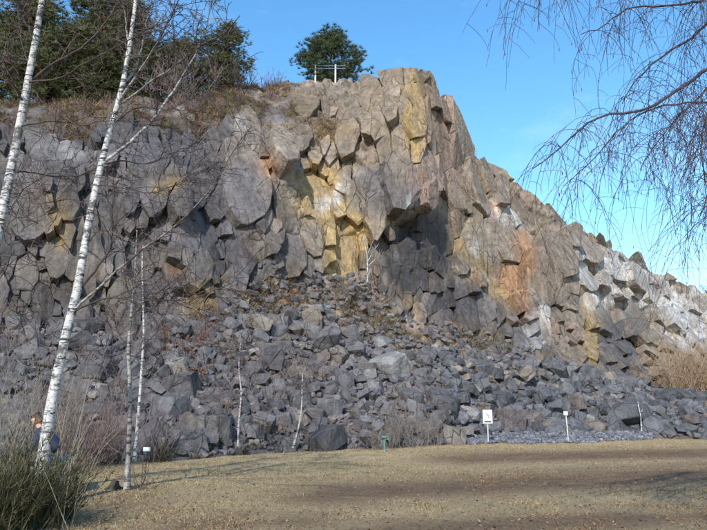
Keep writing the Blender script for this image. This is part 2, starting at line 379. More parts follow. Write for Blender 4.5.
def facet(P, size, seed, tilt, off, clip, cw, cdp, band):
    h, f1, f2, C, hB, CB = vor(P, size, seed)
    def plane(h, C):
        j = JOINTS[(rnd(h, 11)*len(JOINTS)).astype(int) % len(JOINTS)]
        a = j[:, 0]+(rnd(h, 12)-.5)*.4; b = j[:, 1]+(rnd(h, 13)-.5)*.4
        D = P-C
        return np.clip(tilt*(a*(D*T1).sum(1)+b*(D*T2).sum(1)), -clip, clip)+off*(rnd(h, 14)-.5)
    m = .5*(1-sstep(0, band, f2-f1)); d = plane(h, C)*(1-m)+plane(hB, CB)*m      # short ramps instead of stair steps
    d -= cdp*np.exp(-((f2-f1)/cw)**2)
    return d, h, f2-f1
d1, h1, e1 = facet(PW, (5.5, 5.5, 7.5), 101, .55, 1.3, 1.0, .04, .15, .10)
d2, h2, e2 = facet(PW, (2.3, 2.3, 2.9), 202, .5, .7, .45, .06, .18, .16)
d3, h3, e3 = facet(P0+warpv*.5, (.95, .95, 1.1), 303, .5, .26, .18, .08, .08, .3)
d4, h4, e4 = facet(P0, (.45, .45, .5), 404, .5, .07, .06, .10, .0, .4)
fine = (fbm(P0, .9, 81, 3)-.5)*.07
sl1 = 1-.8*slab
dbase = rock_amp*d1*.8*(1-.4*slab)
disp = rock_amp*(d1*.8*(1-.4*slab)+d2*.7*(1-.55*slab)+d3*sl1*1.2+d4*sl1*1.5-.5)+fine
loose = (1-wall)*(V1 < 3)+bench*.8*wall
disp += np.clip(loose, 0, 1)*(d3*.8+d4*.8+d2*.25)*(V1 > .05)
disp += vegtop*(d3*.5+d2*.4+fine*2)*(V1 < 7.2)
disp += (V1 > 6.9)*(V1 < 7.4)*(d3*.4)
feat0 = disp*0
# large features: the overhang with a dark hollow below it, niche on the right wall, prow
feat0 += 1.4*blob(402, 200, 26, 14, -10)-2.0*blob(412, 232, 20, 18)-1.3*blob(530, 250, 9, 20, -10)+1.2*blob(560, 262, 10, 32)+.8*blob(365, 195, 30, 22)-.9*blob(318, 195, 17, 22)-.9*blob(350, 245, 15, 26)+.7*blob(240, 195, 22, 40)+.9*blob(270, 160, 18, 10, -25)-.8*blob(190, 185, 14, 22)+1.0*blob(180, 205, 12, 12)
feat0 += -1.0*blob(85, 190, 6, 45)+.6*blob(35, 215, 20, 50)-.6*blob(625, 345, 6, 35, -12)
disp += feat0; dbase = dbase+feat0
disp[V1 < 0] = 0
disp = blur2(disp.reshape(NU, NR, 1), 1).reshape(-1)
# displacement direction: mostly outward
PD = (P0+NN*disp[:, None]).reshape(NU, NR, 3)
# ---- colours of the rock face, with shade painted in under the overhang
grey = np.array([.132, .123, .127]); warm = np.array([.225, .182, .142]); ochre = np.array([.42, .285, .115]); rust = np.array([.40, .205, .10])
pink = np.array([.32, .225, .18]); pale = np.array([.58, .57, .56]); dark = np.array([.034, .036, .044]); soil = np.array([.09, .062, .045]); moss = np.array([.16, .13, .06])
def lerp(c, b, m): m = np.clip(m, 0, 1)[:, None]; return c*(1-m)+b*m
nA = fbm(P0, (7, 7, 7), 11, 4); nB = fbm(P0, (2.2, 2.2, 2.2), 12, 4); nS = fbm(P0, (.8, .8, 7), 13, 4); nF = fbm(P0, .7, 14, 4)
c = np.repeat(grey[None], len(P0), 0)
c = lerp(c, warm, wall*sstep(.36, .62, nA*.6+nB*.4+np.interp(PX1, [0, 220, 300, 460, 600], [-.11, -.10, .09, .14, .20])))
rc = rnd(h2, 21); c *= (.78+.48*rc)[:, None]; c *= (.88+.24*rnd(h3, 22))[:, None]
c = lerp(c, pink, wall*.6*(rnd(h2, 23) > .8)*sstep(200, 300, PX1)); c = lerp(c, warm, wall*.7*(rnd(h2, 24) > .72)*(.35+.65*sstep(180, 300, PX1)))
c = lerp(c, ochre*.8, wall*.6*sstep(.56, .70, fbm(P0, (1.6, 1.6, 9), 19, 3))*sstep(290, 360, PX1))      # long seepage streaks
st = sstep(.36, .60, nS)
def stain_or_shade(col, m, s=1.0, streak=.6):
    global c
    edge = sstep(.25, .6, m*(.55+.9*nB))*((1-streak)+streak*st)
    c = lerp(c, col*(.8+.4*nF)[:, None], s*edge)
stain_or_shade(warm*1.1, blob(400, 140, 75, 85, -10), .8, .3)
stain_or_shade(warm*1.0, blob(500, 230, 80, 60, 35), .8, .3)
stain_or_shade(pink*1.05, np.maximum(blob(440, 140, 20, 60, -12), blob(425, 170, 25, 40)), .8)
stain_or_shade(warm*1.25, blob(630, 280, 90, 45, 30), .8, .3)
stain_or_shade(ochre, np.maximum(blob(414, 115, 12, 48), blob(318, 192, 28, 34)), .95, .45)
stain_or_shade(ochre*1.05, np.maximum(blob(345, 240, 24, 42, 12), blob(355, 205, 8, 25, 25)), .95, .45)
stain_or_shade(rust, np.maximum.reduce([blob(285, 295, 20, 22), blob(493, 210, 8, 9), blob(515, 290, 14, 35, -20), blob(270, 165, 10, 12), blob(175, 270, 9, 7), blob(525, 255, 12, 25, -15)]), .85, .3)
stain_or_shade(ochre*.85, np.maximum.reduce([blob(60, 225, 10, 30), blob(170, 185, 22, 8, -20), blob(470, 255, 30, 12, 40), blob(590, 330, 8, 40, -10), blob(335, 130, 20, 10), blob(200, 300, 20, 20), blob(500, 300, 25, 10, 50)]), .7, .3)
stain_or_shade(grey*1.15, blob(240, 200, 26, 42), .9, .2)
stain_or_shade(grey*1.0, np.maximum(blob(375, 190, 30, 28), blob(395, 200, 25, 18)), .9, .1)
stain_or_shade(dark, np.maximum.reduce([blob(402, 262, 24, 42), blob(415, 228, 14, 14), blob(430, 250, 28, 40), blob(455, 300, 35, 25)*.8, blob(545, 305, 14, 8)]), .95, .15)  # dark wall tone, plus shade of the hollow below the overhang painted in
stain_or_shade(grey*.80, np.maximum.reduce([blob(500, 330, 65, 30, 20), blob(460, 310, 50, 30, 25), blob(620, 350, 22, 40)]), .85, .2)
lich = sstep(.40, .58, nF*.5+nB*.5)
for b_, s_ in ((blob(325, 204, 22, 9, -28), 1), (blob(345, 188, 10, 8), .9), (blob(412, 207, 9, 7), 1), (blob(472, 240, 6, 20, -15), .8), (blob(505, 215, 30, 12, 30), .45), (blob(585, 275, 10, 40, -15), .8), (blob(605, 300, 20, 9, -20), .8), (blob(540, 330, 14, 30, 10), .6), (blob(625, 262, 30, 18, 30), .6), (blob(238, 117, 14, 16), .6), (blob(310, 75, 40, 9), .3), (blob(395, 345, 20, 8, 20), .5), (blob(50, 150, 60, 12), .3), (blob(690, 320, 30, 34), .75), (blob(640, 285, 50, 26, 30), .6), (blob(490, 245, 30, 14, 40), .35), (blob(395,255,4,10), .5), (blob(535,372,35,12,10), .4)):
    c = lerp(c, pale, s_*sstep(.3, .65, b_*(.5+nF))*(.25+.75*lich))
# earth and dead plants on ledges
up = np.clip(NN[:, 2], 0, 1)
earth = np.clip(vegtop*1.1+bench*sstep(.42, .62, nB)*1.0, 0, 1)
c = lerp(c, soil*(.7+.7*nF)[:, None], earth*sstep(.30, .55, nF*.6+nB*.4))
c = lerp(c, moss, earth*.5*sstep(.5, .7, nB))
rub = (1-wall)*(V1 < 3)
c = lerp(c, (soil*.45+grey*.5)*(.7+.6*nF)[:, None], rub*.75)
c = lerp(c, soil*1.05, rub*sstep(.52, .66, nB)*.7)
CC = c*(1-.20*wall*(1-vegtop))[:, None]*np.interp(PX1, [0, 215, 290], [.80, .80, 1])[:, None]  # whole wall toned down, left end of the face darker
ii = np.arange(NU-1)[:, None]*NR; jj = np.arange(NR-1)[None]
Q = np.stack([ii+jj, ii+NR+jj, ii+NR+jj+1, ii+jj+1], -1).reshape(-1, 4)
PDf = PD.reshape(-1, 3)
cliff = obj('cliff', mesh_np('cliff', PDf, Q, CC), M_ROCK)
tag(cliff, 'tall fractured grey and ochre rock face of an old quarry', kind='structure')
def surf(px, v):
    """point on the finished cliff at photograph column px and profile position v"""
    i = int(np.clip(np.searchsorted(UPX, px), 0, NU-1)); j = 1+int(np.clip(np.searchsorted(vidx, v), 0, NV-1))
    return PD[i, j], Nn[i, j]
def surf_py(px, py):
    i = int(np.clip(np.searchsorted(UPX, px), 0, NU-1)); col = PYG[i, 1:NV+1]
    j = 1+int(np.argmin(abs(col-py))); return PD[i, j], Nn[i, j]
print('cliff done', NU*NR)

# ------------------------------------------------------------------ boulders
def clean_hull(bm):
    cos = [v.co.copy() for v in bm.verts]; bm.free(); nb_ = bmesh.new()
    for c_ in cos: nb_.verts.new(c_)
    bmesh.ops.remove_doubles(nb_, verts=nb_.verts[:], dist=1e-4)
    bmesh.ops.convex_hull(nb_, input=nb_.verts[:])
    bmesh.ops.delete(nb_, geom=[v for v in nb_.verts if not v.link_faces], context='VERTS')
    return nb_
def rock_mesh(seed, flat=1.0):
    r = random.Random(seed); bm = bmesh.new()
    bmesh.ops.create_cube(bm, size=2)
    for v in bm.verts: v.co = Vector((v.co.x*r.uniform(.75, 1.1)+r.uniform(-.12, .12), v.co.y*r.uniform(.7, 1.0)+r.uniform(-.12, .12), v.co.z*r.uniform(.6, .9)*flat+r.uniform(-.12, .12)))
    for _ in range(r.randint(7, 12)):
        n = Vector((r.gauss(0, 1), r.gauss(0, 1), r.gauss(0, 1))).normalized()
        ext = max(v.co.dot(n) for v in bm.verts)
        res = bmesh.ops.bisect_plane(bm, geom=bm.verts[:]+bm.edges[:]+bm.faces[:], plane_co=n*ext*r.uniform(.66, .9), plane_no=n, clear_outer=True)
        ed = [e for e in bm.edges if e.is_boundary]
        if ed: bmesh.ops.edgeloop_fill(bm, edges=ed)
    bm = clean_hull(bm)
    bmesh.ops.dissolve_limit(bm, angle_limit=.08, verts=bm.verts[:], edges=bm.edges[:])
    bmesh.ops.bevel(bm, geom=bm.edges[:], offset=.045, segments=1, affect='EDGES', clamp_overlap=True)
    bmesh.ops.triangulate(bm, faces=bm.faces[:])
    me = bpy.data.meshes.new('boulder'); bm.to_mesh(me); bm.free(); me.materials.append(M_BOULDER)
    V = np.empty(len(me.vertices)*3); me.vertices.foreach_get('co', V)
    Fc = np.array([p.vertices[:] for p in me.polygons])
    return me, V.reshape(-1, 3), Fc
VAR = [rock_mesh(100+i, 1 if i % 3 else .7) for i in range(26)]
def rot3(tilt=None):
    return Matrix.Rotation(random.uniform(0, 6.283), 3, 'Z') @ Matrix.Rotation(random.gauss(0, .45 if tilt is None else tilt), 3, 'X') @ Matrix.Rotation(random.gauss(0, .45 if tilt is None else tilt), 3, 'Y')
def subdiv(V, Fc):
    e = np.sort(np.concatenate([Fc[:, [0, 1]], Fc[:, [1, 2]], Fc[:, [2, 0]]]), 1); ue, inv = np.unique(e, axis=0, return_inverse=True); inv = inv.ravel()
    m = len(Fc); a, b, c = (inv[:m]+len(V), inv[m:2*m]+len(V), inv[2*m:]+len(V))
    V2 = np.concatenate([V, (V[ue[:, 0]]+V[ue[:, 1]])/2])
    return V2, np.concatenate([np.stack(q, 1) for q in ((Fc[:, 0], a, c), (a, Fc[:, 1], b), (c, b, Fc[:, 2]), (a, b, c))])
def roughen(V, amp):
    d = np.stack([fbm(V, 1.3, 601, 3), fbm(V, 1.3, 602, 3), fbm(V, 1.3, 603, 3)], 1)-.5
    d2 = np.stack([vnoise(V, .45, 611), vnoise(V, .45, 612), vnoise(V, .45, 613)], 1)-.5
    return amp*(d*.15+d2*.14)
def wall_blocks():
    """the face is cut by joints into polygonal blocks that stand proud by different amounts: power diagram over the face, every cell a prism with a chamfered, broken front"""
    RA = rock_amp.reshape(NU, NR); DB = dbase.reshape(NU, NR); CG = CC.reshape(NU, NR, 3); SLB = slab.reshape(NU, NR); VT = vegtop.reshape(NU, NR)
    G1 = T1.reshape(NU, NR, 3); G2 = T2.reshape(NU, NR, 3)
    STR = 1.6
    def fwd(a, b):          # joint-aligned coordinates -> photograph column and row on the face
        k = np.interp(a, [-50, 180, 260, 330, 420, 480, 600, 720], [.05, 0, .10, .14, .04, .30, .55, .45])
        py = 230+(b-230)*np.interp(a, [-50, 250, 330, 385, 470, 540, 760], [1.6, 1.6, 1.7, 2.3, 2.3, 1.7, 1.5]); return a+k*(py-230), py
    def idx(px, py):
        i = int(np.clip(np.searchsorted(UPX, px), 0, NU-1)); col = PYG[i, 1:NV+1]
        f = np.interp(-py, -col, np.arange(NV)); return i, f
    def surfp(px, py):
        i, f = idx(px, py); j = int(min(f, NV-2)); t = f-j; return B[i, 1+j]*(1-t)+B[i, 2+j]*t, i, 1+int(round(f))
    seeds = []; cell = {}
    LUT = np.zeros((830, 420), np.int64); CFLAT = CC
    for x_ in range(830):
        i = int(np.clip(np.searchsorted(UPX, x_-60+.5), 0, NU-1)); f_ = np.interp(-(np.arange(420)+40.5), -PYG[i, 1:NV+1], np.arange(NV)); LUT[x_] = i*NR+1+np.round(f_).astype(int)
    def ok(x, y, r):
        R_ = 3
        kx, ky = int(x//30), int(y//30)
        for dx in range(-2, 3):
            for dy in range(-2, 3):
                for (X, Yy, rr) in cell.get((kx+dx, ky+dy), ()):
                    if (X-x)**2+(Yy-y)**2 < (.93*(r+rr))**2: return False
        cell.setdefault((kx, ky), []).append((x, y, r)); seeds.append((x, y, r)); return True
    def fits(a, b, r=0):
        px, py = fwd(a, b)
        if px < -45 or px > 748: return False
        i = int(np.clip(np.searchsorted(UPX, px), 0, NU-1))
        return PYG[i, NV]-6 < py < PYG[i, 1+CNT[0]+CNT[1]-6]
    for (px, py, rr) in ((317, 193, 19), (240, 195, 24), (350, 245, 17), (412, 115, 13), (440, 140, 15), (505, 235, 14), (30, 215, 22), (365, 165, 13), (392, 190, 14), (375, 215, 10), (275, 160, 15), (178, 205, 12), (555, 262, 11), (602, 318, 9), (330, 205, 9), (425, 170, 12), (345, 150, 13), (405, 80, 14), (370, 85, 14), (345, 80, 13), (60, 230, 15), (110, 215, 16), (140, 165, 14), (300, 130, 12), (475, 190, 12)):
        b = 230+(py-230)/STR; aa = px
        for _ in range(12): q0 = fwd(aa, b); aa += (px-q0[0])*.7; b += (py-q0[1])*.4
        ok(float(aa), b, rr*.9)
    for (tries, mu, sg, lo, hi) in ((420, 2.65, .25, 11, 20), (4500, 2.05, .28, 6, 12), (22000, 1.42, .22, 3.2, 6)):
        for _ in range(tries):
            a, b = random.uniform(-60, 760), random.uniform(120, 335); r = min(max(random.lognormvariate(mu, sg), lo), hi)
            qx, qy = fwd(a, b)
            if qx > 560: r *= .66
            if qx > 385 and qy > 272+max(0, (qx-420)*.2): r = max(r*.5, 2.9)
            if fits(a, b): ok(a, b, r)
    Sd = np.array(seeds); big = MB(); nb = 0; cells = []
    for n, (x, y, r) in enumerate(seeds):
        d = np.hypot(Sd[:, 0]-x, Sd[:, 1]-y); nb_ = np.argsort(d)[1:22]; L = max(5, r*1.45)
        poly = [np.array(c) for c in ((x-L, y-L), (x+L, y-L), (x+L, y+L), (x-L, y+L))]
        for m in nb_:
            q = Sd[m]; dv = q[:2]-(x, y); lim = (d[m]**2+r*r-q[2]**2)/2/d[m]; u = dv/d[m]; new = []
            for c0, c1 in zip(poly, poly[1:]+poly[:1]):
                s0 = (c0-(x, y)) @ u-lim; s1 = (c1-(x, y)) @ u-lim
                if s0 <= 0: new.append(c0)
                if (s0 < 0) != (s1 < 0): new.append(c0+(c1-c0)*(s0/(s0-s1)))
            poly = new
            if len(poly) < 3: break
        if len(poly) < 3: continue
        P2 = np.array(poly); ar = .5*abs(np.dot(P2[:, 0], np.roll(P2[:, 1], 1))-np.dot(P2[:, 1], np.roll(P2[:, 0], 1)))
        cells.append((ar*STR, x, y, r, P2))
    cells.sort(key=lambda c: -c[0]); made = 0
    for (ar, x, y, r, P2) in cells:
        px, py = fwd(x, y); c0, ci, cj = surfp(px, py)
        if 294 < px < 348 and py < 82: continue
        if RA[ci, cj] < .32 or (VT[ci, cj] > .4 and (random.random() < .75 or r > 12)): continue
        pts = []
        for p, q in zip(P2, np.roll(P2, -1, 0)):
            Ls = np.hypot(*(q-p)); nn = np.array([-(q-p)[1], (q-p)[0]])/(Ls+1e-6); pts.append(p)
            if Ls > 9: t_ = random.uniform(.3, .7); pts.append(p+(q-p)*t_+nn*random.gauss(0, .05)*Ls)
        ctr = P2.mean(0); pts = np.array(pts); k = len(pts)
        if k < 3: continue
        W = np.array([surfp(*fwd(*(ctr+(p-ctr)*1.0)))[0] for p in pts]); Cw = surfp(*fwd(*ctr))[0]
        nrm = Nn[ci, cj]*np.array([1, 1, .6]); nrm /= np.linalg.norm(nrm); t1 = np.cross([0, 0, 1.0], nrm); t1 /= np.linalg.norm(t1); t2 = np.cross(nrm, t1)
        rm = math.sqrt(ar/math.pi)*Cw[1]/F; smooth_ = SLB[ci, cj]
        j = JOINTS[random.randrange(len(JOINTS))]*.28*(1-.6*smooth_)
        ta, tb = j[0]+random.gauss(0, .1), j[1]+random.gauss(0, .1)
        off = DB[ci, cj]+min(rm, 1.6)*random.choice((.5, 1, 1, 1.8))*random.uniform(-.13, .16)
        if 288 < px < 356 and py < 90: off -= .55
        D = W-Cw; front = W+nrm*(off+np.clip(ta*(D @ t1)+tb*(D @ t2), -.8, .8))[:, None]; back = Cw+D*.97+nrm*(off-1.0-.7*rm)
        bm = bmesh.new(); fv = [bm.verts.new(v-Cw) for v in front]; bv = [bm.verts.new(v-Cw) for v in back]
        bm = clean_hull(bm)
        bmesh.ops.dissolve_limit(bm, angle_limit=.12, verts=bm.verts[:], edges=bm.edges[:])
        ncut = random.randint(3, 6) if rm > .8 else random.randint(1, 4)
        if smooth_ > .4: ncut = 2
        for _ in range(ncut):
            an = random.uniform(0, 6.283); tv = t1*math.cos(an)+t2*math.sin(an); kk = random.uniform(.25, 1.2)
            pn = nrm+tv*kk; pn /= np.linalg.norm(pn); pn = Vector(pn)
            ext = max(v.co.dot(pn) for v in bm.verts)
            co = pn*(ext-rm*random.uniform(.03, .18)*(1-.5*smooth_))
            bmesh.ops.bisect_plane(bm, geom=bm.verts[:]+bm.edges[:]+bm.faces[:], plane_co=co, plane_no=pn, clear_outer=True)
            ed = [e for e in bm.edges if e.is_boundary]
            if ed: bmesh.ops.edgeloop_fill(bm, edges=ed)
        bm = clean_hull(bm)
        bmesh.ops.dissolve_limit(bm, angle_limit=.06, verts=bm.verts[:], edges=bm.edges[:])
        if rm > .55:
            bmesh.ops.bevel(bm, geom=[e for e in bm.edges if all((Vector(v.co).dot(Vector(nrm)) > off-.9*rm) for v in e.verts)], offset=.035*min(rm, 1.6), segments=1, affect='EDGES', clamp_overlap=True)
        bmesh.ops.triangulate(bm, faces=bm.faces[:]); bmesh.ops.recalc_face_normals(bm, faces=bm.faces[:])
        bm.verts.index_update(); V = np.array([v.co[:] for v in bm.verts])+Cw; Fq = np.array([[v.index for v in f.verts] for f in bm.faces]); bm.free()
        if len(Fq) < 4: continue
        f = random.uniform(.78, 1.2)
        for _ in range(2 if rm > .5 else 1): V, Fq = subdiv(V, Fq)
        V = V+roughen(V, min(rm, 1.3)*(1-.5*smooth_))
        D = V-CAM; cy = D[:, 1]*math.cos(PITCH)+D[:, 2]*math.sin(PITCH); vx = 353.5+F*D[:, 0]/cy; vy = 265-F*(-D[:, 1]*math.sin(PITCH)+D[:, 2]*math.cos(PITCH))/cy
        vx = np.clip(vx, px-1.5*r, px+1.5*r); vy = np.clip(vy, py-2*r, py+2*r)
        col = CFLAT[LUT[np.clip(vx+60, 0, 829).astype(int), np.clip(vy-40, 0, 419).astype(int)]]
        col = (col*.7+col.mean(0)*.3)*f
        if made < 298 and 2 < px < 705:
            obj('rock_block', mesh_np('rock_block', V-Cw, Fq, col), M_ROCK, cliff, Cw); made += 1
        else: big.add(V, Fq, col)
    o = big.build('rock_pieces', M_ROCK, cliff); o['kind'] = 'stuff'
    print('wall blocks', made, len(cells))
wall_blocks()
def fine_boulder(V, Fc, k):
    for _ in range(2): V, Fc = subdiv(V, Fc)
    q = V*1.1+k*7.3; me = mesh_np('boulder', V+roughen(q, .55), Fc); me.materials.append(M_BOULDER); return me
VARF = [fine_boulder(V, Fc, k) for k, (me, V, Fc) in enumerate(VAR)]
placed = []
grid = {}
def try_place(p, r, k=.82):
    key = tuple(np.floor(p/1.6).astype(int))
    for dx in (-1, 0, 1):
        for dy in (-1, 0, 1):
            for dz in (-1, 0, 1):
                for q, rq in grid.get((key[0]+dx, key[1]+dy, key[2]+dz), ()):
                    if ((p-q)**2).sum() < (k*(r+rq))**2: return False
    grid.setdefault(key, []).append((p, r)); return True
def size_for(px, v, big):
    if px < 330: s = random.lognormvariate(2.78 if big else 2.15, .38)
    elif px < 450: s = random.lognormvariate(2.66 if big else 2.08, .36)
    else: s = random.lognormvariate(2.84 if big else 2.18, .28)
    return min(s, 44 if px < 330 else 30)
BL = []
# hand-placed large ones: px, py, width in px, height in px
SPEC = [(208, 437, 64, 44), (170, 418, 46, 60), (216, 391, 30, 20), (268, 365, 40, 40), (95, 360, 34, 44), (128, 375, 30, 34), (285, 345, 24, 16), (250, 372, 30, 30), (300, 400, 34, 28), (345, 385, 34, 30), (330, 410, 40, 26), (420, 375, 26, 22), (365, 372, 26, 24), (465, 385, 24, 15), (457, 400, 26, 14), (495, 388, 20, 14), (395, 425, 30, 18), (438, 418, 34, 18), (310, 365, 26, 22), (200, 362, 26, 16), (60, 340, 30, 22), (140, 350, 26, 22), (20, 372, 36, 26), (630, 412, 30, 16), (690, 405, 18, 16), (607, 402, 22, 20), (560, 408, 24, 22), (520, 425, 20, 18), (538, 400, 22, 18), (578, 420, 18, 15), (655, 420, 22, 18), (690, 428, 22, 14), (480, 372, 26, 16), (110, 420, 36, 34), (240, 425, 30, 26), (280, 425, 28, 24)]
for px, py, wpx, hpx in SPEC:
    p, n = surf_py(px, py); sc = p[1]/F/math.cos(PITCH)
    r = .5*wpx*sc*.72; q = p+n*r*.12
    try_place(q, r*.9); BL.append((q, r, hpx/wpx, True, px, py))
tries = 0
while len(BL) < 420 and tries < 9000:
    tries += 1
    px = random.uniform(-40, 745); v = random.uniform(.03, 2.05 if px > 360 else 2.15)
    if 330 < px < 470 and v > 1.75 and random.random() < .7: continue
    p, n = surf(px, v); s = size_for(px, v, True)
    r = .5*s*p[1]/F; q = p+n*r*.25
    if try_place(q, r, .85): BL.append((q, r, None, True, px, 0))
tries = 0
SM = []
while len(SM) < 5200 and tries < 26000:
    tries += 1
    px = random.uniform(-40, 745); v = random.uniform(.0, 2.3)**1.0
    if v > 2.0 and random.random() < .5: continue
    p, n = surf(px, v); s = size_for(px, v, False)*random.choice((.6, .8, 1, 1.1))
    r = .5*s*p[1]/F; q = p+n*r*.2
    if try_place(q, r, .74): SM.append((q, r, px))
# scattered stones on the sloping bench above the rubble
tries = 0
while tries < 1500:
    tries += 1
    px = random.uniform(225, 600); v = random.uniform(2.1, 3.0); p, n = surf(px, v)
    if n[2] < .35: continue
    s = random.lognormvariate(1.75, .4); r = .5*s*p[1]/F; q = p+n*r*.15
    if try_place(q, r, .9): SM.append((q, r, px))
BL.sort(key=lambda b: -b[1]*(1 if b[4] > -5 and b[4] < 712 else .1))
def rock_col(px):
    g = np.array([.104, .103, .110]) if px > 440 else np.array([.118, .110, .112])
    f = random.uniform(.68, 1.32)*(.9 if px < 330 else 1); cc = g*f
    k = random.random()
    if k < .10: cc = np.array([.165, .140, .118])*random.uniform(.8, 1.2)
    elif k < .12: cc = np.array([.21, .203, .195])
    elif k < .22: cc = np.array([.14, .117, .112])*f
    return cc
def rot3(tilt=None):
    return Matrix.Rotation(random.uniform(0, 6.283), 3, 'Z') @ Matrix.Rotation(random.gauss(0, .45 if tilt is None else tilt), 3, 'X') @ Matrix.Rotation(random.gauss(0, .45 if tilt is None else tilt), 3, 'Y')
LANDMARK = [(20, 'broom bush'), (66, 'leaning birch'), (130, 'slim grey birch'), (170, 'rusty-leaved saplings'), (239, 'bent birch sapling'), (301, 'forked birch sapling'), (345, 'low brambles'), (408, 'brown thicket'), (488, 'squiggle sign'), (568, 'marker post'), (630, 'white stake'), (695, 'tan bush')]
rest = MB()
nb = 0
for (q, r, asp, spec, px, py) in BL:
    i = random.randrange(len(VAR))
    if nb < 298 and -15 < px < 720:
        me = VARF[i]; o = bpy.data.objects.new('boulder', me); COL.objects.link(o)
        if asp: S3 = Matrix.Diagonal((1, .85, min(asp*1.25, 1.3))); rot = rot3(.12)
        else: S3 = Matrix.Diagonal((random.uniform(.95, 1.25), random.uniform(.8, 1.1), random.uniform(.75, 1.05))); rot = rot3()
        o.matrix_world = Matrix.Translation(Vector(q)) @ (rot @ S3).to_4x4() @ Matrix.Scale(r*1.08, 4)
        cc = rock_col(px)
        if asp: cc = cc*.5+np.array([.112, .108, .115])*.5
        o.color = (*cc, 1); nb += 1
        lab = None
        if (px, py) == (208, 437): lab = 'huge flat-faced grey boulder at the grass edge beside the evergreen broom tuft'
        elif (px, py) == (216, 391): lab = 'rounded dark grey boulder just uphill of the huge flat-faced one'
        else:
            lm = min(LANDMARK, key=lambda l: abs(l[0]-px))[1]; lum = sum(cc)/3
            hue = 'tan' if cc[0] > cc[2]*1.18 else ('pale grey' if lum > .19 else ('dark grey' if lum < .10 else 'mid grey'))
            size = 'large' if r*F/q[1] > 11 else ('medium' if r*F/q[1] > 8 else 'small')
            hgt = (q[2]-float(ground_z(q[0], q[1])))
            where = 'at the foot of' if hgt < 1.3 else ('partway up' if hgt < 3.2 else 'high on')
            lab = '%s %s boulder %s the rubble slope behind the %s' % (size, hue, where, lm)
        tag(o, lab, 'boulder', 'boulders on the rubble slope')
    else: SM.append((q, r, px))
for (q, r, px) in SM:
    me, V, Fc = VAR[random.randrange(len(VAR))]
    Rm = np.array(rot3()) @ np.diag((random.uniform(.9, 1.25), random.uniform(.8, 1.1), random.uniform(.65, 1.0)))
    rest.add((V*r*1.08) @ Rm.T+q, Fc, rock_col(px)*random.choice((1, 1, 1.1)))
o = rest.build('rubble', M_ROCK); tag(o, 'small broken stones filling the rubble slope between the boulders', 'rubble', kind='stuff')
print('boulders', nb, len(SM))

# ------------------------------------------------------------------ gravel strip
def gravel():
    top = []; bot = []
    for px in np.linspace(392, 672, 70):
        i = int(np.searchsorted(UPX, px)); f = math.sin(math.pi*(px-392)/280)**.6
        yb = np.interp(px, [392, 440, 560, 610, 672], [446, 444, 443.3, 441.5, 437.5])+.5*math.sin(px*.11)+.4*math.sin(px*.31)
        a = B[i, 1]+np.array([0, .5, .12]); b_ = on_ground(px, yb); top.append(a); bot.append(b_)
    n = len(top); V = []
    for k in range(9):
        for i in range(n):
            p = bot[i]*(1-k/8)+top[i]*(k/8); V.append((p[0], p[1], p[2]+(.0 if k == 0 else .03)-(.15 if k == 0 else 0)))
    Qs = [(k*n+i, k*n+i+1, (k+1)*n+i+1, (k+1)*n+i) for k in range(8) for i in range(n-1)]
    V = np.array(V); cc = np.repeat(np.array([[.15, .15, .165]]), len(V), 0)
    o = obj('gravel_strip', mesh_np('gravel_strip', V, Qs, cc), M_ROCK); tag(o, 'strip of loose blue-grey gravel between the grass and the boulders', kind='structure')
    mb = MB(); small = VAR[3][1:], VAR[7][1:], VAR[12][1:]
    for _ in range(6500):
        f = random.random()*(n-1.001); i = int(f); k = random.uniform(-.06, 1)
        p = (bot[i]*(1-k)+top[i]*k)*(1-f+i)+(bot[i+1]*(1-k)+top[i+1]*k)*(f-i)+np.array([0, random.gauss(0, .12), 0])
        r = random.lognormvariate(math.log(.045), .45); Vv, Fc = random.choice(small)
        mb.add((Vv*r) @ np.array(rot3()).T+np.array([p[0], p[1], max(p[2], float(ground_z(p[0], p[1])))+.03+r*.2]), Fc, np.array([.16, .162, .18])*random.uniform(.6, 1.35))
    o = mb.build('gravel', M_ROCK); tag(o, 'loose blue-grey gravel stones along the foot of the boulder bank', 'gravel', kind='stuff')
gravel()

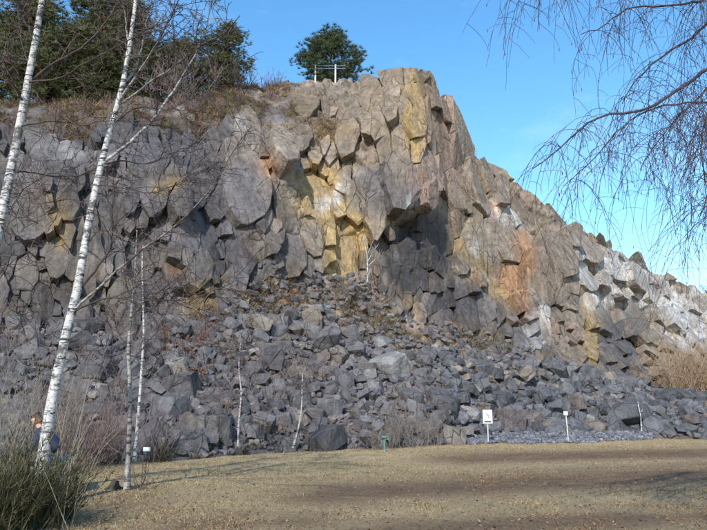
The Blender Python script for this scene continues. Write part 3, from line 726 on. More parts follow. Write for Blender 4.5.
# ------------------------------------------------------------------ grass
def field_grass():
    mb = MB(); n = 330000
    Y = 8.3+(44-8.3)*rng.random(n)**1.9; X = (rng.random(n)-.5)*Y*1.12
    P = np.stack([X, Y, 0*X], 1); pat = fbm(P, (.55, .55, 1), 91, 3); pat2 = fbm(P, (4, 2.5, 1), 92, 3)
    keepm = rng.random(n) < sstep(.25, .6, pat*.6+pat2*.4)
    P = P[keepm]; pat2 = pat2[keepm]; n = len(P)
    # ground colour at that spot decides straw or brown
    from mathutils import kdtree
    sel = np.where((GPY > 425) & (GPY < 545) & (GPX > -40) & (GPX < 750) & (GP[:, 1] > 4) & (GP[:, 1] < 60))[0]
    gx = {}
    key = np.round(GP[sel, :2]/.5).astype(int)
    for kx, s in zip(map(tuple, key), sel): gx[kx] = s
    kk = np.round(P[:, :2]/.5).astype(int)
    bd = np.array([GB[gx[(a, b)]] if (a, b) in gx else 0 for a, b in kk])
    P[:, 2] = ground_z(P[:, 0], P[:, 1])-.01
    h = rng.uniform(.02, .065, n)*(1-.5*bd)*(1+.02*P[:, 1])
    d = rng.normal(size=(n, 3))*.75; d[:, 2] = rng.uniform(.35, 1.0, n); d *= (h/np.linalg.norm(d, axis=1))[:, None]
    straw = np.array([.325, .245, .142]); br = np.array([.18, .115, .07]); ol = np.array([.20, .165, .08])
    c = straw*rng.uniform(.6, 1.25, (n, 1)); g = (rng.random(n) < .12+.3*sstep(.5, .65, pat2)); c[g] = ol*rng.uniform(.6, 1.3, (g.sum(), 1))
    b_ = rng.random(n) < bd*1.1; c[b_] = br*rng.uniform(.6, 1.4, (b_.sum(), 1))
    mb.blades(P, d, .007*(1+.05*P[:, 1]), c)
    o = mb.build('dry_grass', M_PLANT); tag(o, 'short dry straw-coloured grass blades covering the field', 'grass', kind='stuff')
    # fallen leaves and crumbs
    mb = MB(); n = 15000; Y = 8.3+30*rng.random(n)**1.6; X = (rng.random(n)-.5)*Y*1.1
    z = ground_z(X, Y)+.02+rng.random(n)*.02; s = rng.uniform(.012, .035, n)
    a = rng.normal(size=(n, 3)); a[:, 2] *= .35; b2 = rng.normal(size=(n, 3)); b2[:, 2] *= .35
    a /= np.linalg.norm(a, axis=1)[:, None]; b2 /= np.linalg.norm(b2, axis=1)[:, None]; p = np.stack([X, Y, z], 1)
    V = np.stack([p-a*s[:, None], p+b2*s[:, None]*.6, p+a*s[:, None], p-b2*s[:, None]*.6], 1).reshape(-1, 3)
    cols = np.array([[.13, .08, .045], [.10, .06, .036], [.20, .145, .09], [.09, .065, .05]])[rng.integers(0, 4, n)]
    mb.add(V, np.arange(4*n).reshape(n, 4), np.repeat(cols, 4, 0))
    o = mb.build('fallen_leaves', M_PLANT); tag(o, 'brown fallen leaves and crumbs scattered through the dry grass', 'leaves', kind='stuff')
field_grass()

def ledge_plants():
    """dry grass and heather on the ledges of the cliff"""
    mb = MB()
    wgt = np.clip(vegtop+bench*.45, 0, 1)*(V1 < 7.3)*(V1 > 1.5)*sstep(.40, .6, nB)*np.clip(up+.25, 0, 1)
    wgt = wgt*(PX1 > -30)*(PX1 < 620); cdf = np.cumsum(wgt); n = 5200
    idx = np.searchsorted(cdf, rng.random(n)*cdf[-1])
    for k in idx:
        p = PDf[k]; m = 9; b_ = p+rng.normal(size=(m, 3))*np.array([.12, .12, .03])
        d = rng.normal(size=(m, 3))*.6; d[:, 2] = rng.uniform(.4, 1.1, m); L = rng.uniform(.15, .42)
        ty = rnd(h1[k:k+1], 5)[0]*.5+rng.random()*.5
        col = np.array([.20, .145, .075]) if ty < .4 else (np.array([.10, .058, .042]) if ty < .72 else np.array([.095, .10, .04]))
        mb.blades(b_, d*L, .045, col*rng.uniform(.6, 1.3, (m, 1)))
    o = mb.build('ledge_grass', M_PLANT); tag(o, 'tufts of dead grass and heather on the ledges and brow of the cliff', 'grass', kind='stuff')
ledge_plants()

# ------------------------------------------------------------------ woody plants
def curve_pts(p, d, L, n, wander, droop, r):
    p = np.array(p, float); d = np.array(d, float); d /= np.linalg.norm(d); out = [p.copy()]
    for _ in range(n):
        d = d+r.normal(size=3)*wander; d[2] -= droop; d /= np.linalg.norm(d); p = p+d*L/n; out.append(p.copy())
    return np.array(out)
def twigs_on(mb, pts, rad, r, count, Lr, col, droop=.0, sub=2, wander=.16, start=.25, thin=.0022, up=.25, spread=.75):
    pts = np.asarray(pts); n = len(pts)
    for k in range(count):
        t = start+(1-start)*r.random(); f = t*(n-1); i = min(int(f), n-2); p = pts[i]+(pts[i+1]-pts[i])*(f-i)
        d = pts[i+1]-pts[i]; d = d/(np.linalg.norm(d)+1e-9)
        dd = d*.6+r.normal(size=3)*spread+np.array([0, 0, up]); L = Lr*r.uniform(.45, 1.15)*(1.15-.5*t)
        r0 = max(thin*1.2, min(rad*.5*(1-.5*t), thin*1.2+L*.006))
        q = curve_pts(p, dd, L, 5, wander, droop, r)
        mb.tube(q, np.linspace(r0, thin, 6), 3, col*r.uniform(.8, 1.25), cap=False)
        if sub > 0: twigs_on(mb, q, r0, r, 3 if sub > 1 else 2, L*.5, col, droop*1.3, sub-1, wander, .2, thin*.9, up*.6, spread)
def bare_shrub(base, h, spread, n, col, seed, label, group=None, thin=.004, name='bare_shrub', leaves=None, lean=(0, 0), branchy=4):
    r = np.random.default_rng(seed); base = np.asarray(base, float)
    t = thing(name, base, label, 'shrub', group); mb = MB(); tw = MB(); lf = []
    col = np.array(col)
    for _ in range(n):
        d = np.array([r.normal()*spread+lean[0], r.normal()*spread+lean[1], 1.0]); L = h*r.uniform(.55, 1.08)
        p0 = base+np.array([r.normal()*.1*h, r.normal()*.1*h, -.08])
        q = curve_pts(p0, d, L, 6, .11, -.02, r); r0 = thin*2.2
        mb.tube(q, np.linspace(r0, thin, 7), 4, col*r.uniform(.75, 1.25), cap=False)
        twigs_on(tw, q, r0, r, branchy, L*.42, col*1.05, -.01, 1, .16, .2, thin*.7, .35, .55)
        lf.append(q[2:])
    mb.build('stem', M_TWIG, t, origin=base)['kind'] = 'stuff'; tw.build('twigs', M_TWIG, t, origin=base)['kind'] = 'stuff'
    if leaves:
        k, lc = leaves; lm = MB(); allp = np.concatenate(lf+[np.concatenate(tw.v)[::3]]); idx = r.integers(0, len(allp), k)
        P = allp[idx]+r.normal(size=(k, 3))*.05; lm.blades(P, r.normal(size=(k, 3))*.06, .055, np.array(lc)*r.uniform(.5, 1.3, (k, 1)))
        lm.build('dead_leaves', M_PLANT, t, origin=base)['kind'] = 'stuff'
    return t
WHITE = np.array([.47, .455, .44]); DARKT = np.array([.075, .056, .053])
def birch(name, base_label, trunk, Y0, w0, w1, branches, seed, group=None, twc=14, Lr=.9, cat_='tree', dz=0, twigc=DARKT, wander_y=.12, barkdark=0.0, col0=WHITE, sub=2):
    """trunk and boughs traced as polylines in photograph pixels at the distance of the trunk's foot"""
    r = np.random.default_rng(seed); tp = np.array(trunk, float)
    Yv = Y0+np.concatenate([[0], np.cumsum(r.normal(size=len(tp)-1)*.08)])
    P = at(tp[:, 0], tp[:, 1], Yv)
    # resample
    def resample(P, m):
        s = np.concatenate([[0], np.cumsum(np.linalg.norm(np.diff(P, axis=0), axis=1))]); u = np.linspace(0, s[-1], m)
        return np.stack([gsm(np.interp(u, s, P[:, k])) for k in range(3)], 1)
    def gsm(a):
        b = a.copy(); b[1:-1] = (a[:-2]+2*a[1:-1]+a[2:])/4; return b
    P = resample(P, 34); sc = Y0/F
    rad = np.linspace(w0, w1, 34)*.5*sc; rad[:3] *= np.array([1.35, 1.15, 1.05])
    base = P[0]; t = thing(name, base, base_label, cat_, group)
    mb = MB(); cT = np.repeat(col0[None], 34, 0)
    if barkdark > 0:
        m = (1-sstep(barkdark*.6, barkdark, np.linspace(0, 1, 34)))[:, None]; cT = cT*(1-m)+np.array([.17, .16, .14])*m
    mb.tube(P+np.array([0, 0, 0]), rad, 10, cT); mb.build('trunk', M_BIRCH, t, True, origin=base)
    tw = MB(); twigs_on(tw, P[20:], rad[25], r, twc, Lr, twigc, .02, sub, thin=.0055)
    for (pl, wa, wb, white) in branches:
        q = np.array(pl, float); f = np.argmin(np.hypot(*(np.array([(353.5+F*(p[0])/((p[1])*math.cos(PITCH)+(p[2]-1.6)*math.sin(PITCH))) for p in P])-q[0, 0], np.array([265-F*(-p[1]*math.sin(PITCH)+(p[2]-1.6)*math.cos(PITCH))/(p[1]*math.cos(PITCH)+(p[2]-1.6)*math.sin(PITCH)) for p in P])-q[0, 1])))
        yy = P[f][1]+np.linspace(0, 1, len(q))*r.normal()*1.2
        bp = at(q[:, 0], q[:, 1], yy); bp[0] = P[f] if np.linalg.norm(bp[0]-P[f]) < .6 else bp[0]
        bp = resample(bp, 16); bp[1:] += r.normal(size=(15, 3))*.012
        rb = np.linspace(wa*(.72 if white < .3 else 1), wb*.85, 16)*.5*sc
        m = MB(); cw = np.linspace(1, 0, 16)[:, None]*white; m.tube(bp, rb, 6, WHITE*cw+(twigc*.8)*(1-cw)); m.build('branch', M_BIRCH if white > .4 else M_TWIG, t, True, origin=base)
        twigs_on(tw, bp, rb[4], r, twc, Lr, twigc, .02, sub, thin=.0055)
    tw.build('twigs', M_TWIG, t, origin=base)['kind'] = 'stuff'
    return t

bp = on_ground(38, 506)
birch('birch_tree', 'white birch with leaning trunk rising from the evergreen broom bush', [(38, 506), (42, 465), (48, 420), (58, 370), (68, 325), (78, 290), (84, 250), (92, 205), (102, 160), (113, 120), (122, 90), (129, 50), (134, 15), (138, -20), (142, -60), (150, -110), (155, -160)], bp[1], 11.6, .9,
  [([(75, 312), (83, 300), (105, 282), (122, 267), (136, 253), (173, 228), (204, 199), (222, 170), (240, 140), (251, 128)], 2.8, .9, .6),
   ([(80, 290), (96, 272), (110, 248), (113, 222), (112, 200), (118, 180)], 4.5, 1.5, 0),
   ([(74, 318), (100, 298), (130, 297), (165, 302), (200, 298), (238, 280)], 3, .8, 0),
   ([(104, 162), (125, 148), (149, 125), (176, 88), (197, 51), (207, 25), (214, -5)], 4, 1.3, .9),
   ([(121, 97), (140, 70), (158, 42), (170, 20), (180, -5)], 3.5, 1.2, .8),
   ([(121, 97), (148, 84), (172, 68), (196, 48), (222, 35), (240, 15)], 3, 1, .6),
   ([(124, 85), (134, 72), (142, 50), (146, 25), (150, 0)], 3, 1, .6),
   ([(100, 172), (75, 178), (50, 172), (22, 190), (8, 215)], 2.4, .8, 0),
   ([(92, 205), (70, 198), (40, 205), (10, 196)], 2.2, .8, 0),
   ([(100, 165), (120, 160), (150, 165), (178, 150), (200, 142)], 2.2, .8, 0),
   ([(97, 185), (125, 188), (150, 195), (190, 178), (210, 165)], 2, .7, 0),
   ([(130, 45), (126, 20), (120, -10)], 2.4, 1, .4),
   ([(60, 362), (42, 345), (30, 322), (12, 310)], 2.2, .8, 0),
   ([(113, 122), (140, 105), (165, 112), (190, 98), (225, 85)], 2, .7, 0)], 11, twc=24, Lr=1.1)
birch('birch_tree', 'white birch with dark-banded trunk and long dark side boughs', [(-48, 500), (-40, 440), (-28, 360), (-14, 285), (0, 222), (10, 175), (18, 135), (26, 90), (34, 50), (42, 0), (50, -50), (60, -110), (66, -170), (78, -230)], 12.6, 14.5, 1.2,
  [([(28, 92), (45, 68), (70, 55), (92, 40), (105, 22), (120, 0)], 4, 1.4, 0),
   ([(28, 92), (55, 80), (85, 64), (108, 52), (140, 32), (165, 22)], 3.2, 1.0, 0),
   ([(20, 130), (50, 120), (85, 125), (120, 118), (150, 128)], 2.6, .8, 0),
   ([(8, 178), (30, 172), (60, 178), (95, 172), (130, 180)], 2.6, .8, 0),
   ([(0, 222), (12, 240), (10, 262), (0, 280)], 2.6, 1.2, 0),
   ([(22, 108), (8, 70), (-5, 45)], 3.2, 1.2, 0),
   ([(36, 40), (20, 15), (16, -10)], 2.4, 1, 0),
   ([(26, 92), (30, 70), (20, 35), (18, 0)], 2.2, .9, 0)], 12, twc=20, Lr=1.0)
bp = on_ground(127, 490)
birch('birch_tree', 'slim grey-stemmed birch standing alone on the grass beside a little plate', [(127, 490), (128, 455), (130, 420), (130, 385), (128, 350), (131, 315), (134, 285), (136, 255), (137, 230)], bp[1], 5.6, 1.2,
  [([(129, 400), (118, 375), (105, 355), (98, 330)], 2, .7, 0), ([(130, 365), (145, 345), (158, 330), (170, 305)], 1.8, .7, 0), ([(128, 350), (115, 325), (108, 300)], 1.6, .7, 0), ([(131, 318), (146, 300), (162, 290), (190, 285)], 1.6, .6, 0)], 13, twc=18, Lr=.9, col0=np.array([.25, .235, .21]))
birch('birch_tree', 'thin white-barked birch close behind the slim grey-stemmed one', [(134, 462), (137, 430), (140, 395), (142, 365), (144, 335), (143, 300), (142, 268), (143, 245)], 22.5, 3.6, 1.1,
  [([(141, 390), (152, 372), (160, 350)], 1.6, .7, .2), ([(143, 330), (155, 310), (168, 300)], 1.4, .6, .2), ([(143, 310), (134, 290), (128, 270)], 1.4, .6, .2)], 14, twc=16, Lr=.9)
p_, _ = surf_py(238, 452)
birch('birch_sapling', 'slender white birch sapling with a bent stem rising from an evergreen tuft', [(238, 446), (238.5, 425), (240, 410), (241.5, 392), (239, 372), (239, 355), (241, 343)], 25.5, 2.3, .8, [([(240, 355), (246, 342), (250, 330)], 1, .5, .2), ([(240, 385), (234, 368), (231, 352)], .9, .5, .2), ([(241, 398), (249, 384), (253, 372)], .9, .5, .2)], 15, twc=12, Lr=.8, col0=np.array([.36, .34, .33]))
birch('birch_sapling', 'forked white birch sapling leaning over the grass edge among the rubble', [(293, 448), (298, 430), (301, 415), (302, 400), (302, 384), (303, 372)], 28.5, 2.0, .8, [([(301, 416), (307, 409), (308, 398)], 1.2, .6, .5), ([(302, 396), (297, 384), (295, 374)], .9, .5, .2)], 16, twc=12, Lr=.8, col0=np.array([.36, .34, .33]))
p_, _ = surf_py(367, 283)
birch('birch_sapling', 'small pale forked birch growing on the ledge against the ochre wall', [(367.5, 282), (367.5, 268), (367, 255), (365, 245), (363, 235)], p_[1]-.5, 1.5, .7, [([(367.5, 262), (373, 252), (379, 243)], 1.0, .6, .9), ([(367.5, 266), (377, 258), (384, 252)], .9, .5, .9), ([(366.5, 255), (372, 244), (375, 236)], .9, .5, .9)], 17, twc=4, Lr=.8, twigc=np.array([.3, .28, .27]))

# overhanging birch: trunk stands to the right of the view, boughs reach in with hanging twigs
def weeping():
    r = np.random.default_rng(31); Y0 = 8.0
    base = np.array([8.6, 8.6, float(ground_z(8.6, 8.6))]); t = thing('weeping_birch', base, 'overhanging birch boughs with long hanging bare twigs against the sky', 'tree')
    tp = np.array([base+np.array([0, 0, -.1]), base+np.array([-.05, 0, 2]), base+np.array([-.15, -.05, 4]), base+np.array([-.2, 0, 6]), base+np.array([-.35, .05, 8.5]), base+np.array([-.4, 0, 11])])
    mb = MB(); mb.tube(tp, [.24, .19, .16, .13, .09, .03], 12, WHITE); mb.build('trunk', M_BIRCH, t, True, origin=base)
    tw = MB(); tc = np.array([.050, .037, .044])
    boughs = [([(800, 5), (745, 42), (707, 70), (680, 88), (655, 105), (640, 113), (612, 112), (590, 120), (570, 138), (550, 155), (533, 170)], 5.5, 1.0),
              ([(650, 107), (630, 120), (612, 135), (598, 155), (580, 172), (565, 185)], 2.4, .8),
              ([(790, -60), (740, -10), (707, 22), (690, 38), (668, 52), (650, 66), (630, 85), (622, 105)], 5.0, 1.0),
              ([(790, -90), (740, -30), (707, 0), (680, 5), (650, 7), (628, 5), (615, 18), (598, 28), (580, 35)], 4, .9),
              ([(780, -120), (700, -70), (640, -48), (590, -38), (550, -30), (500, -22)], 4, .9),
              ([(810, 60), (760, 70), (725, 95), (705, 120), (700, 150), (707, 190)], 4, 1),
              ([(810, 100), (770, 110), (735, 150), (712, 185), (700, 215)], 3.5, 1),
              ([(830, 140), (775, 150), (738, 185), (716, 222)], 3.2, .9),
              ([(820, -20), (770, 20), (735, 70), (718, 120), (712, 165)], 3.4, .9),
              ([(780, -80), (720, -50), (670, -30), (640, -10), (610, -5)], 3.4, .9),
              ([(790, 30), (740, 60), (705, 90), (675, 120), (650, 150), (640, 170)], 2.6, .8)]
    for k, (pl, wa, wb) in enumerate(boughs):
        q = np.array(pl, float); Y = Y0+np.linspace(.6, 0, len(q))+r.normal()*.5
        P = at(q[:, 0], q[:, 1], Y); i = 1+int(np.clip(P[0][2]/2.2, 0, 3)); P = np.concatenate([[tp[i]], P])
        s = np.concatenate([[0], np.cumsum(np.linalg.norm(np.diff(P, axis=0), axis=1))]); u = np.linspace(0, s[-1], 44)
        P = np.stack([np.interp(u, s, P[:, m]) for m in range(3)], 1); P[1:-1] = (P[:-2]+2*P[1:-1]+P[2:])/4; P[2:] += r.normal(size=(42, 3))*.008
        m = MB(); m.tube(P, np.linspace(wa*1.6, wb, 44)*.5*Y0/F, 7, tc*1.2); m.build('bough', M_TWIG, t, True, origin=base)
        # spreading side shoots then long hanging strings
        for j in range(64 if k != 4 else 110):
            f = .35+.65*r.random(); a = P[min(int(f*43), 42)]
            d = np.array([r.normal()*.8-.25, r.normal()*.8, r.normal()*.35-.05]); L = r.uniform(.4, 1.9)*(1.15 if P[-1][0] > 3 else .8)
            if k == 9: L *= .62
            h = curve_pts(a, d, L, 9, .09, .33, r)
            mb2 = tw; mb2.tube(h, np.linspace(.0042, .0024, 10), 3, tc*r.uniform(.7, 1.5), cap=False)
            for _ in range(4):
                b_ = h[r.integers(1, 9)]; e = np.array([r.normal()*.7, r.normal()*.7, -.25+r.normal()*.4])
                hh = curve_pts(b_, e, L*r.uniform(.15, .42), 5, .14, .24, r); mb2.tube(hh, np.linspace(.0030, .0020, 6), 3, tc*r.uniform(.7, 1.5), cap=False)
                if r.random() < .35: c0 = hh[-1]; mb2.tube([c0, c0-np.array([0, 0, .015]), c0-np.array([0, 0, .04])], [.003, .006, .003], 4, tc, cap=False)
    tw.build('hanging_twigs', M_TWIG, t, origin=base)['kind'] = 'stuff'
weeping()

# ------------------------------------------------------------------ pines
def pine(base, h, wid, seed, label, group=None, lumps=42, lo=.12, dens=700, bushy=1.0):
    r = np.random.default_rng(seed); base = np.asarray(base, float)
    t = thing('pine_tree', base, label, 'tree', group)
    tp = curve_pts(base+np.array([0, 0, -.5]), (r.normal()*.06, r.normal()*.06, 1), h*.97, 8, .05, 0, r)
    mb = MB(); mb.tube(tp, np.linspace(.028*h, .006*h, 9), 7, np.array([.16, .095, .06])); mb.build('trunk', M_TWIG, t, True, origin=base)
    cr = MB(); lm = MB(); m = max(6, int(dens))
    for k in range(lumps):
        u = lo+(1-lo)*((k+r.random())/lumps); a = k*2.4+r.normal()*.4
        prof = wid*.5*(math.sin(math.pi*min(1, (u-lo)/(1-lo)*.86+.16))**.7)*r.uniform(.45, 1.12)
        f = u*.97*8; i = min(int(f), 7); c0 = tp[i]+(tp[i+1]-tp[i])*(f-i)
        e = c0+np.array([math.cos(a)*prof, math.sin(a)*prof, r.normal()*.03*h+prof*.12])
        lm.tube(np.array([c0-np.array([0, 0, .25]), (c0+e)/2-np.array([0, 0, .12]), e]), [.007*h, .005*h, .003*h], 4, np.array([.12, .075, .05]), cap=False)
        R0 = .10*h*r.uniform(.7, 1.35)*bushy
        # several needle brushes make one uneven cushion
        nt_ = 40; u3 = r.normal(size=(nt_, 3)); u3 *= (r.random(nt_)**.4/np.linalg.norm(u3, axis=1))[:, None]; tc = e+u3*np.array([R0*1.25, R0*1.25, R0*.6])
        per = max(3, m//nt_)
        b_ = np.repeat(tc, per, 0); d = r.normal(size=(len(b_), 3)); d[:, 2] = np.abs(d[:, 2])*.9+.1; d *= (r.uniform(.024, .046, len(b_))*h*bushy/np.linalg.norm(d, axis=1))[:, None]
        cb = (np.array([.078, .086, .040]) if bushy == 1 else np.array([.042, .060, .028]))*r.uniform(.7, 1.3)
        cl = np.repeat(cb*r.uniform(.75, 1.3, (nt_, 1)), per, 0); yel = r.random(len(b_)) < .12; cl[yel] = np.array([.085, .085, .03])
        cr.blades(b_, d, .0035*h+.014, cl)
    lm.build('limbs', M_TWIG, t, origin=base)['kind'] = 'stuff'; cr.build('crown', M_NEEDLE, t, origin=base)['kind'] = 'stuff'
    return t
def ridge_pt(px, back):
    i = int(np.clip(np.searchsorted(UPX, px), 0, NU-1)); p = PD[i, NV].copy(); hd = p[:2]/np.linalg.norm(p[:2]); p[:2] += hd*back; p[2] -= .02*back; return p
PIN = [(-18, 3, 8), (14, 4, -2), (44, 1.5, -28), (70, 5, -20), (84, 1, 22), (104, 3, -26), (128, 2, 2), (152, 6, 30), (168, 3, 26), (203, 3, 18), (222, 4, 52)]
for k, (px, back, tpy) in enumerate(PIN):
    b_ = ridge_pt(px, back); tp = at(px, tpy, b_[1]); h = tp[2]-b_[2]
    pine(b_, h, h*.52 if k < 7 else h*.55, 60+k, 'dark green pine in the dense stand on the hilltop behind the birches' if k < 7 else 'dark green pine at the thin end of the hilltop stand towards the bare scrub', 'pines on the hilltop', lumps=52, lo=.06 if k < 7 else .2)
b_ = ridge_pt(333, 2.5); tp = at(333, 25, b_[1])
pine(b_-np.array([0, 0, .6]), tp[2]-b_[2]+.3, 6.0, 91, 'lone spreading pine on the cliff top beside the white fence posts', lumps=54, lo=.16, dens=1000, bushy=1.3)

# ------------------------------------------------------------------ shrubs
TW1 = (.13, .09, .085); TW2 = (.16, .125, .10); TW3 = (.19, .135, .085)
for k, (px, back, hh) in enumerate([(262, 1, 1.9), (276, .5, 1.5), (247, .5, 1.6), (185, -1, 2.4), (168, -2, 2.2), (215, -1, 2.4), (150, -2, 2.2), (232, -1, 1.8)]):
    bare_shrub(ridge_pt(px, back), hh*1.3, .5, 16, (.15, .11, .115), 200+k, 'leafless purple-brown shrub on the cliff brow between the pines', 'bare shrubs on the brow', thin=.010)
for k, (px, hh) in enumerate([(472, 1.8), (480, 1.7), (489, 1.3), (566, 1.2)]):
    bare_shrub(ridge_pt(px, .2), hh, .4, 12, (.17, .13, .14), 220+k, 'small leafless shrub on the skyline of the descending ridge', 'bare shrubs on the descending ridge', thin=.010)
# thicket at the rubble foot by the standpipe
for k, (px, py, hh) in enumerate([(392, 448, 2.0), (408, 447, 2.4), (420, 446, 2.2), (434, 445, 1.7), (376, 449, 1.5)]):
    g = on_ground(px, py+1); bare_shrub(g, hh, .35, 16, (.15, .122, .103), 240+k, 'leafless brown thicket shrub at the rubble foot beside the green standpipe', 'thicket beside the standpipe', thin=.0055)
# tan bush at the far end of the bank
for k, (px, py, hh) in enumerate([(676, 392, 4.2), (690, 394, 4.8), (705, 396, 4.6), (722, 398, 4.8)]):
    p, n = surf_py(px, py); bare_shrub(p, hh, .38, 46, (.27, .19, .12), 260+k, 'tall tan leafless bush behind the far end of the boulder bank', 'tan bushes behind the bank', thin=.011, branchy=6)
b_ = ridge_pt(708, 2); bare_shrub(b_, 3.5, .5, 26, (.10, .07, .06), 269, 'dark bare bush on the lowest end of the ridge', thin=.02)
# left thicket between the birches and the rubble
k = 0
for px, py, hh, cc in [(62, 470, 2.6, (.15, .105, .10)), (78, 468, 2.2, (.16, .10, .09)), (92, 466, 2.0, (.16, .10, .09)), (104, 465, 1.8, (.17, .12, .11)), (48, 474, 3.0, (.17, .14, .12)), (116, 464, 1.9, (.15, .11, .11)), (20, 476, 3.2, (.17, .15, .13)), (152, 462, 1.8, (.14, .11, .11)), (165, 460, 1.5, (.14, .11, .11)), (0, 480, 3.4, (.17, .15, .13)), (72, 474, 1.5, (.15, .09, .075)), (36, 472, 2.8, (.17, .14, .12))]:
    g = on_ground(px, py); bare_shrub(g, hh, .3, 22, cc, 280+k, 'leafless reddish-brown shrub in the thicket behind the leaning birch', 'thicket behind the leaning birch', thin=.0045); k += 1
for px, py, hh in [(258, 440, 1.2), (282, 438, 1.1), (320, 442, 1.0), (225, 412, 1.2), (345, 440, 1.0)]:
    p, n = surf_py(px, py); bare_shrub(p, hh, .5, 12, (.15, .10, .085), 280+k, 'low leafless bramble among the boulders beside the birch saplings', 'brambles among the boulders', thin=.005); k += 1
for px, py, hh, nl in [(160, 345, 2.0, 420), (185, 365, 1.7, 420), (205, 352, 1.9, 420), (150, 300, 2.4, 380), (125, 330, 2.0, 260), (195, 385, 1.3, 300), (175, 290, 2.0, 260), (215, 330, 1.6, 260)]:
    p, n = surf_py(px, py); bare_shrub(p, hh, .45, 10, (.12, .08, .07), 280+k, 'sapling still holding rusty brown dead leaves on the rubble slope', 'saplings with dead leaves', thin=.005, leaves=(int(nl*.6), (.17, .082, .052)), name='leafy_sapling'); k += 1
for px, py, hh in [(500, 350, 1.2), (525, 352, 1.2), (548, 352, 1.1), (470, 360, 1.0)]:
    p, n = surf_py(px, py); bare_shrub(p, hh, .5, 10, (.17, .14, .13), 280+k, 'wispy bare shrub on the dark slope below the niche', 'wispy shrubs below the niche', thin=.008); k += 1
for q_ in range(22):
    px = random.uniform(-10, 330); py = random.uniform(325, 440); p, n = surf_py(px, py)
    bare_shrub(p, random.uniform(1.0, 2.1), .45, 13, [(.16, .115, .10), (.15, .12, .115), (.18, .13, .10)][q_ % 3], 360+q_, 'wispy leafless shrub between boulders %s the rubble slope behind the ' % ('low on' if py > 400 else ('partway up' if py > 360 else 'high on'))+min(LANDMARK, key=lambda l: abs(l[0]-px))[1], 'wispy shrubs on the rubble slope', thin=.005)
for q_ in range(16):
    px = random.uniform(-10, 300); v = random.uniform(6.0, 6.95) if px < 235 else random.uniform(5.9, 6.9); p, n = surf(px, v)
    bare_shrub(p, random.uniform(.9, 1.8), .5, 15, [(.15, .10, .09), (.17, .125, .115), (.13, .095, .10)][q_ % 3], 390+q_, 'low brown heathery shrub on the scrubby brow below the pines', 'heathery shrubs on the brow', thin=.008)
g = on_ground(140, 489); bare_shrub(g, .75, .6, 9, (.09, .07, .06), 340, 'knee-high leafless shoots at the foot of the slim grey-stemmed birch', thin=.005, branchy=3)

def broom(base, h, wid, n, seed, label, group=None, col=(.030, .036, .015), name='broom_shrub'):
    r = np.random.default_rng(seed); base = np.asarray(base, float); t = thing(name, base, label, 'shrub', group)
    st = MB(); gm = MB()
    for _ in range(n):
        d = np.array([r.normal()*.5, r.normal()*.5, 1.0]); L = h*r.uniform(.45, 1.05)
        p0 = base+np.array([r.normal()*wid*.22, r.normal()*wid*.22, -.05]); q = curve_pts(p0, d, L, 5, .08, -.01, r)
        st.tube(q, np.linspace(.007, .0025, 6), 3, (np.array([.10, .075, .045]) if r.random() < .5 else np.array(col))*r.uniform(.7, 1.3), cap=False)
        m = 30; i = r.integers(1, 6, m); b_ = q[i]*.6+q[i-1]*.4; dd = d/np.linalg.norm(d)+r.normal(size=(m, 3))*.5; dd *= (r.uniform(.07, .24, m)*h/np.linalg.norm(dd, axis=1)*.8)[:, None]
        cc = np.array(col)*r.uniform(.6, 1.5, (m, 1)); y = r.random(m) < .2; cc[y] = np.array([.12, .095, .05]); gm.blades(b_, dd, .008, cc)
    st.build('stem', M_TWIG, t, origin=base)['kind'] = 'stuff'; gm.build('green_shoots', M_PLANT, t, origin=base)['kind'] = 'stuff'
for k, (px, py, hh, ww, n) in enumerate([(18, 528, 1.35, 1.1, 210), (50, 520, 1.05, .8, 170), (-10, 535, 1.5, 1.0, 160)]):
    g = on_ground(px, py); broom(g, hh, ww, n, 400+k, 'dark green broom bush with wiry upright stems at the foot of the leaning birch', 'broom at the foot of the birch')
g = on_ground(236, 455); broom(g, .75, .8, 90, 410, 'low evergreen broom tuft round the bent birch sapling')
g = on_ground(176, 460); broom(g, .55, .6, 60, 411, 'small green tuft in the gap left of the huge flat-faced boulder'.replace(' left of', ' beside'))
g = on_ground(108, 464); broom(g, 1.0, .7, 70, 412, 'dull green broom among the reddish thicket')
g = on_ground(160, 462); broom(g, .8, .8, 70, 413, 'dull green broom behind the little white plate')
for k, (px, py) in enumerate([(258, 262), (193, 228), (232, 150), (345, 415)]):
    p, n = surf_py(px, py); broom(p, .7, .8, 50, 420+k, 'small green tuft growing on a rock ledge', 'green tufts on the rock', col=(.07, .075, .03), name='ledge_tuft')
# tall dead stalks at the left edge
mb = MB(); r = np.random.default_rng(77); b0 = on_ground(5, 520); tst = thing('dead_stalks', b0, 'tall pale dead stalks leaning over the broom bush', 'stalks')
for _ in range(70):
    p0 = on_ground(r.uniform(-30, 75), r.uniform(500, 535)); d = np.array([r.normal()*.35+.12, r.normal()*.3, 1]); q = curve_pts(p0, d, r.uniform(.9, 2.4), 6, .05, .02, r)
    mb.tube(q, np.linspace(.006, .0025, 7), 4, np.array([.26, .23, .17])*r.uniform(.5, 1.15), cap=False)
mb.build('stalk', M_TWIG, tst, origin=b0)['kind'] = 'stuff'

